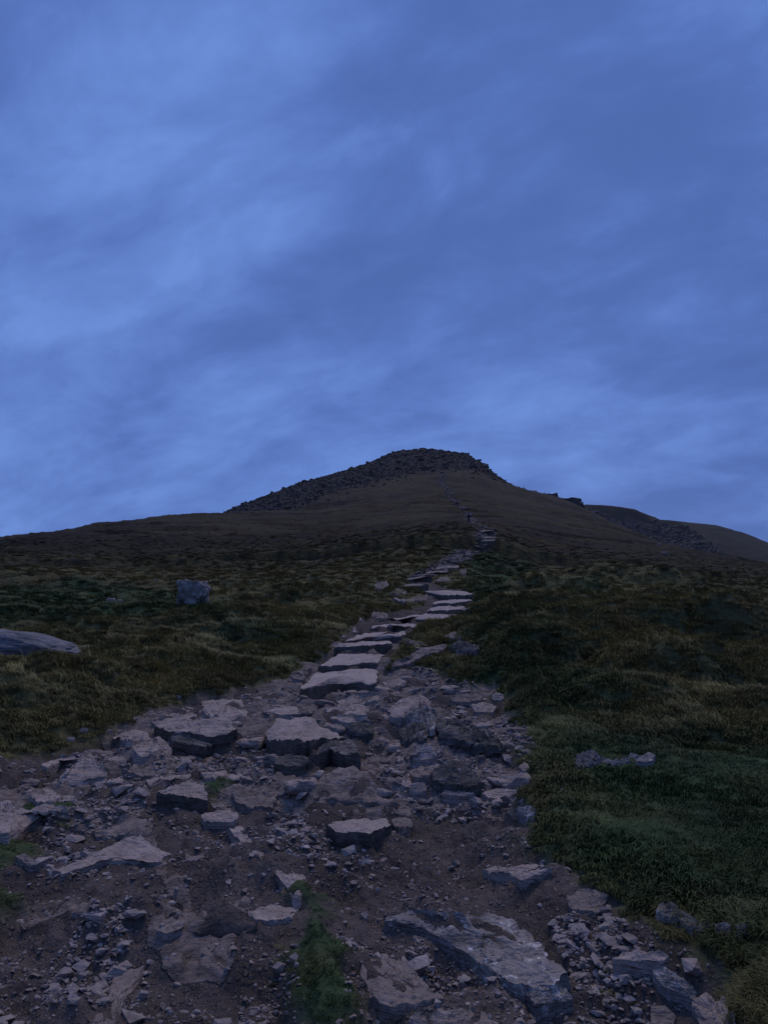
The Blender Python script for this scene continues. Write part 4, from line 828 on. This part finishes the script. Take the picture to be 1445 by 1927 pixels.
# sheep grazing under the right ridge
def sheep(px, py, Y, heading, label):
    a, e = ray(px, py); x = a * Y; z = zg(np.array([x]), np.array([Y]))[0]
    vs = [(0,0,.62),(.35,0,.64),(-.35,0,.62),(.55,0,.60),(.74,0,.36),(.84,0,.22)]; es = [(0,1),(0,2),(1,3),(3,4),(4,5)]; rs = [.27,.26,.27,.15,.10,.06]
    for sx in (.33, -.35):
        for sy in (-.13, .13):
            b_ = 1 if sx > 0 else 2; i = len(vs); vs += [(sx, sy, .40), (sx + (.02 if sx > 0 else -.06), sy, .22), (sx, sy, .02)]; es += [(b_, i), (i, i + 1), (i + 1, i + 2)]; rs += [.10, .05, .04]
    me = bpy.data.meshes.new('sheep'); me.from_pydata(vs, es, []); o = bpy.data.objects.new('sheep', me); C.objects.link(o); o.modifiers.new('skin', 'SKIN')
    for i, r in enumerate(rs): me.skin_vertices[0].data[i].radius = (r, r)
    me.skin_vertices[0].data[0].use_root = True; o.modifiers.new('sub', 'SUBSURF').levels = 1
    nm_ = bpy.data.meshes.new_from_object(o.evaluated_get(bpy.context.evaluated_depsgraph_get())); o.modifiers.clear(); o.data = nm_; nm_.materials.clear()
    nm_.materials.append(M['wool']); nm_.materials.append(M['sheepface'])
    for p_ in nm_.polygons: p_.material_index = 1 if (p_.center.z < .3 or p_.center.x > .68) else 0; p_.use_smooth = True
    o.location = (x, Y, z); o.rotation_euler = (0, 0, heading); o.scale = (1.25,) * 3; return tag(o, label, 'sheep', 'sheep grazing under the right ridge')
LS = 'pale sheep grazing just under the rocky ridge right of the summit'
for i, (px, py, Y) in enumerate([(985,923,378),(1004,930,376),(1024,938,372)]): sheep(px, py, Y, (0.3, 2.6, 0.1)[i], LS)
stray(1240, 1024, 9, 'pale boulder on the brown brow in front of the far crag'); stray(1250, 1040, 12, 'flat pale rock on the brown slope below the brow boulder')

# ------------------------------------------------------------------ grass: tufts of real blades, set by geometry nodes
def tuft(seed, nb, lean, length, width, spread):
    q = np.random.default_rng(seed); V, Fc, Hh, Bb = [], [], [], []; 
    for i in range(nb):
        r = spread * math.sqrt(q.uniform()); a = q.uniform(0, 6.283); bx, by = r * math.cos(a), r * math.sin(a)
        L = length * q.uniform(.55, 1.15); da = q.normal(0, 0.75) + (0 if lean > .55 else q.uniform(-3, 3)); dx, dy = math.cos(da), math.sin(da); b = q.uniform(.4, 1.0) * lean * 1.5
        nx, ny = -dy, dx; w0 = width * q.uniform(.7, 1.3); px_, pz = 0.0, -0.02; th = math.pi / 2 - b * 0.35; tone = q.uniform(0, 1); base = len(V)
        for k in range(4):
            f = k / 3; w = w0 * (1 - f ** 1.6) + 0.0003
            cx_, cy_ = bx + dx * px_, by + dy * px_
            V += [(cx_ - nx * w, cy_ - ny * w, pz), (cx_ + nx * w, cy_ + ny * w, pz)]; Hh += [f, f]; Bb += [tone, tone]
            px_ += math.cos(th) * L / 3; pz += math.sin(th) * L / 3; th -= b * 0.75
        for k in range(3): Fc.append((base + 2 * k, base + 2 * k + 1, base + 2 * k + 3, base + 2 * k + 2))
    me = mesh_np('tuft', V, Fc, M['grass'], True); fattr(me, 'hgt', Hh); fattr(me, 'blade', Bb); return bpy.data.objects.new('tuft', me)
TUFT = [tuft(1, 64, 1.0, .13, .0030, .085), tuft(2, 64, 1.25, .13, .0030, .09), tuft(3, 60, .8, .15, .0030, .08), tuft(4, 70, .7, .045, .0026, .09), tuft(5, 70, .8, .05, .0026, .09), tuft(6, 16, .7, .24, .0022, .06)]
def scatter(n, y0, y1, seed):
    q = np.random.default_rng(seed); y = np.exp(q.uniform(math.log(y0), math.log(y1), n)); x = q.uniform(-0.66, 0.66, n) * (y + 0.6); return x, y, q
XS = []
for (n, y0, y1, seed, s0_, s1_) in [(34000, 2.6, 9, 1, .65, .9), (56000, 9, 26, 2, .8, 1.4), (46000, 26, 150, 3, 1.6, 4.0)]:
    x, y, q = scatter(n, y0, y1, seed); d = pathmask(x, y) + 0.17 * fbm(P3(x, y, 2.2), 4, 0.6)
    k = (q.uniform(0, 1, n) > sstep(50, 140, y)) & ((d < -0.02) | (q.uniform(0, 1, n) < 0.003 * (d < 0.4))) & ~inside_any(x, y, ROCKXY); x, y, d = x[k], y[k], d[k]
    f = (np.log(y) - math.log(y0)) / (math.log(y1) - math.log(y0)); XS.append((x, y, d, (s0_ + (s1_ - s0_) * f) * q.uniform(.7, 1.3, len(x)), q))
for ti, (x, y, d, s, q) in enumerate(XS):
    n = len(x); g = greenness(x, y); he_ = heathness(x, y); print('grass', ti, n)
    me = bpy.data.meshes.new('moor_grass'); me.vertices.add(n); me.vertices.foreach_set('co', np.stack([x, y, zg(x, y)], 1).astype(np.float32).ravel())
    vn = q.uniform(.75, 1.2, n)[:, None] * (0.95 + 0.4 * np.clip(fbm(P3(x, y, 1.1, 70.0), 3), -.6, .8))[:, None]
    cg, cs_, ch_ = np.array([.052, .104, .031]), np.array([.31, .268, .100]), np.array([.125, .100, .056])
    col = (cg * g[:, None] + cs_ * (1 - g[:, None])) * (1 - he_[:, None]) + ch_ * he_[:, None]; col = col * vn
    isl = np.zeros(n)
    for p_ in ISLES: isl = np.maximum(isl, sstep(-.3, -.05, sdist(x, y, p_)))
    s = s * (1 - 0.45 * isl)
    dead = (q.uniform(0, 1, n) < 0.016) & (sdist(x, y, GREEN[0]) < -0.2) & (y > 7); col = np.where(dead[:, None], cs_ * 1.5, col)
    a = me.attributes.new('tint', 'FLOAT_COLOR', 'POINT'); a.data.foreach_set('color', np.c_[col, np.ones(n)].astype(np.float32).ravel())
    s = s * (1 - 0.45 * sstep(-.25, 0, d)); a = me.attributes.new('scl', 'FLOAT_VECTOR', 'POINT'); a.data.foreach_set('vector', np.stack([s, s, np.minimum(s, 1.0 + 0.25 * (s - 1)) * (1 - 0.6 * sstep(20, 80, y))], 1).astype(np.float32).ravel())
    short = np.clip(sdist(x, y, GREEN[0]) * 1.5, 0, 1)
    for p_ in ISLES: short = np.maximum(short, sstep(-.15, 0, sdist(x, y, p_)))
    short = short; idx = np.where(q.uniform(0, 1, n) < np.clip(short * 1.1 + 0.30, 0, 1), q.integers(3, 5, n), q.integers(0, 3, n))
    idx = np.where(dead, 5, idx)
    a = me.attributes.new('pick', 'INT', 'POINT'); a.data.foreach_set('value', idx.astype(np.int32))
    fattr(me, 'yaw', -2.3 + 1.4 * fbm(P3(x, y, 0.5, 33.0), 2) * 2 + q.normal(0, .5, n))
    o = tag(obj('moor_grass', me), ['short and tussocky grass close by, either side of the path', 'rough wind-combed grass round the lower steps', 'tussock grass on the middle slope'][ti], 'grass', kind='stuff')
    ng = bpy.data.node_groups.new('grass_tufts', 'GeometryNodeTree'); ng.interface.new_socket('Geometry', in_out='INPUT', socket_type='NodeSocketGeometry'); ng.interface.new_socket('Geometry', in_out='OUTPUT', socket_type='NodeSocketGeometry')
    gi = ng.nodes.new('NodeGroupInput'); go = ng.nodes.new('NodeGroupOutput'); ip = ng.nodes.new('GeometryNodeInstanceOnPoints'); gt = ng.nodes.new('GeometryNodeGeometryToInstance')
    for tf in reversed(TUFT):
        oi = ng.nodes.new('GeometryNodeObjectInfo'); oi.inputs['Object'].default_value = tf; oi.inputs['As Instance'].default_value = True; ng.links.new(oi.outputs['Geometry'], gt.inputs[0])
    def na(nm, ty):
        k = ng.nodes.new('GeometryNodeInputNamedAttribute'); k.data_type = ty; k.inputs['Name'].default_value = nm; return k.outputs['Attribute']
    ng.links.new(gi.outputs[0], ip.inputs['Points']); ng.links.new(gt.outputs[0], ip.inputs['Instance']); ip.inputs['Pick Instance'].default_value = True; ng.links.new(na('pick', 'INT'), ip.inputs['Instance Index'])
    cb = ng.nodes.new('ShaderNodeCombineXYZ'); ng.links.new(na('yaw', 'FLOAT'), cb.inputs[2]); er = ng.nodes.new('FunctionNodeEulerToRotation'); ng.links.new(cb.outputs[0], er.inputs[0]); ng.links.new(er.outputs[0], ip.inputs['Rotation'])
    ng.links.new(na('scl', 'FLOAT_VECTOR'), ip.inputs['Scale']); ng.links.new(ip.outputs[0], go.inputs[0])
    md = o.modifiers.new('tufts', 'NODES'); md.node_group = ng

# ------------------------------------------------------------------ evening air
HAZE = 0.00010
bm = bmesh.new(); bmesh.ops.create_cube(bm, size=1)
for c in bm.verts: c.co = Vector((c.co.x * 16600, c.co.y * 16600, -77.5 if c.co.z < 0 else 150.0))
me = bpy.data.meshes.new('haze'); bm.to_mesh(me); bm.free()
mh = bpy.data.materials.new('evening air'); mh.use_nodes = True; t = mh.node_tree; t.nodes.clear()
ho = t.nodes.new('ShaderNodeOutputMaterial'); hv = t.nodes.new('ShaderNodeVolumePrincipled'); hv.inputs['Color'].default_value = (0.82, 0.86, 0.92, 1); hv.inputs['Density'].default_value = HAZE
t.links.new(hv.outputs[0], ho.inputs['Volume']); me.materials.append(mh)
tag(obj('haze', me), 'thin blue evening haze over the far hill', 'haze', kind='stuff')
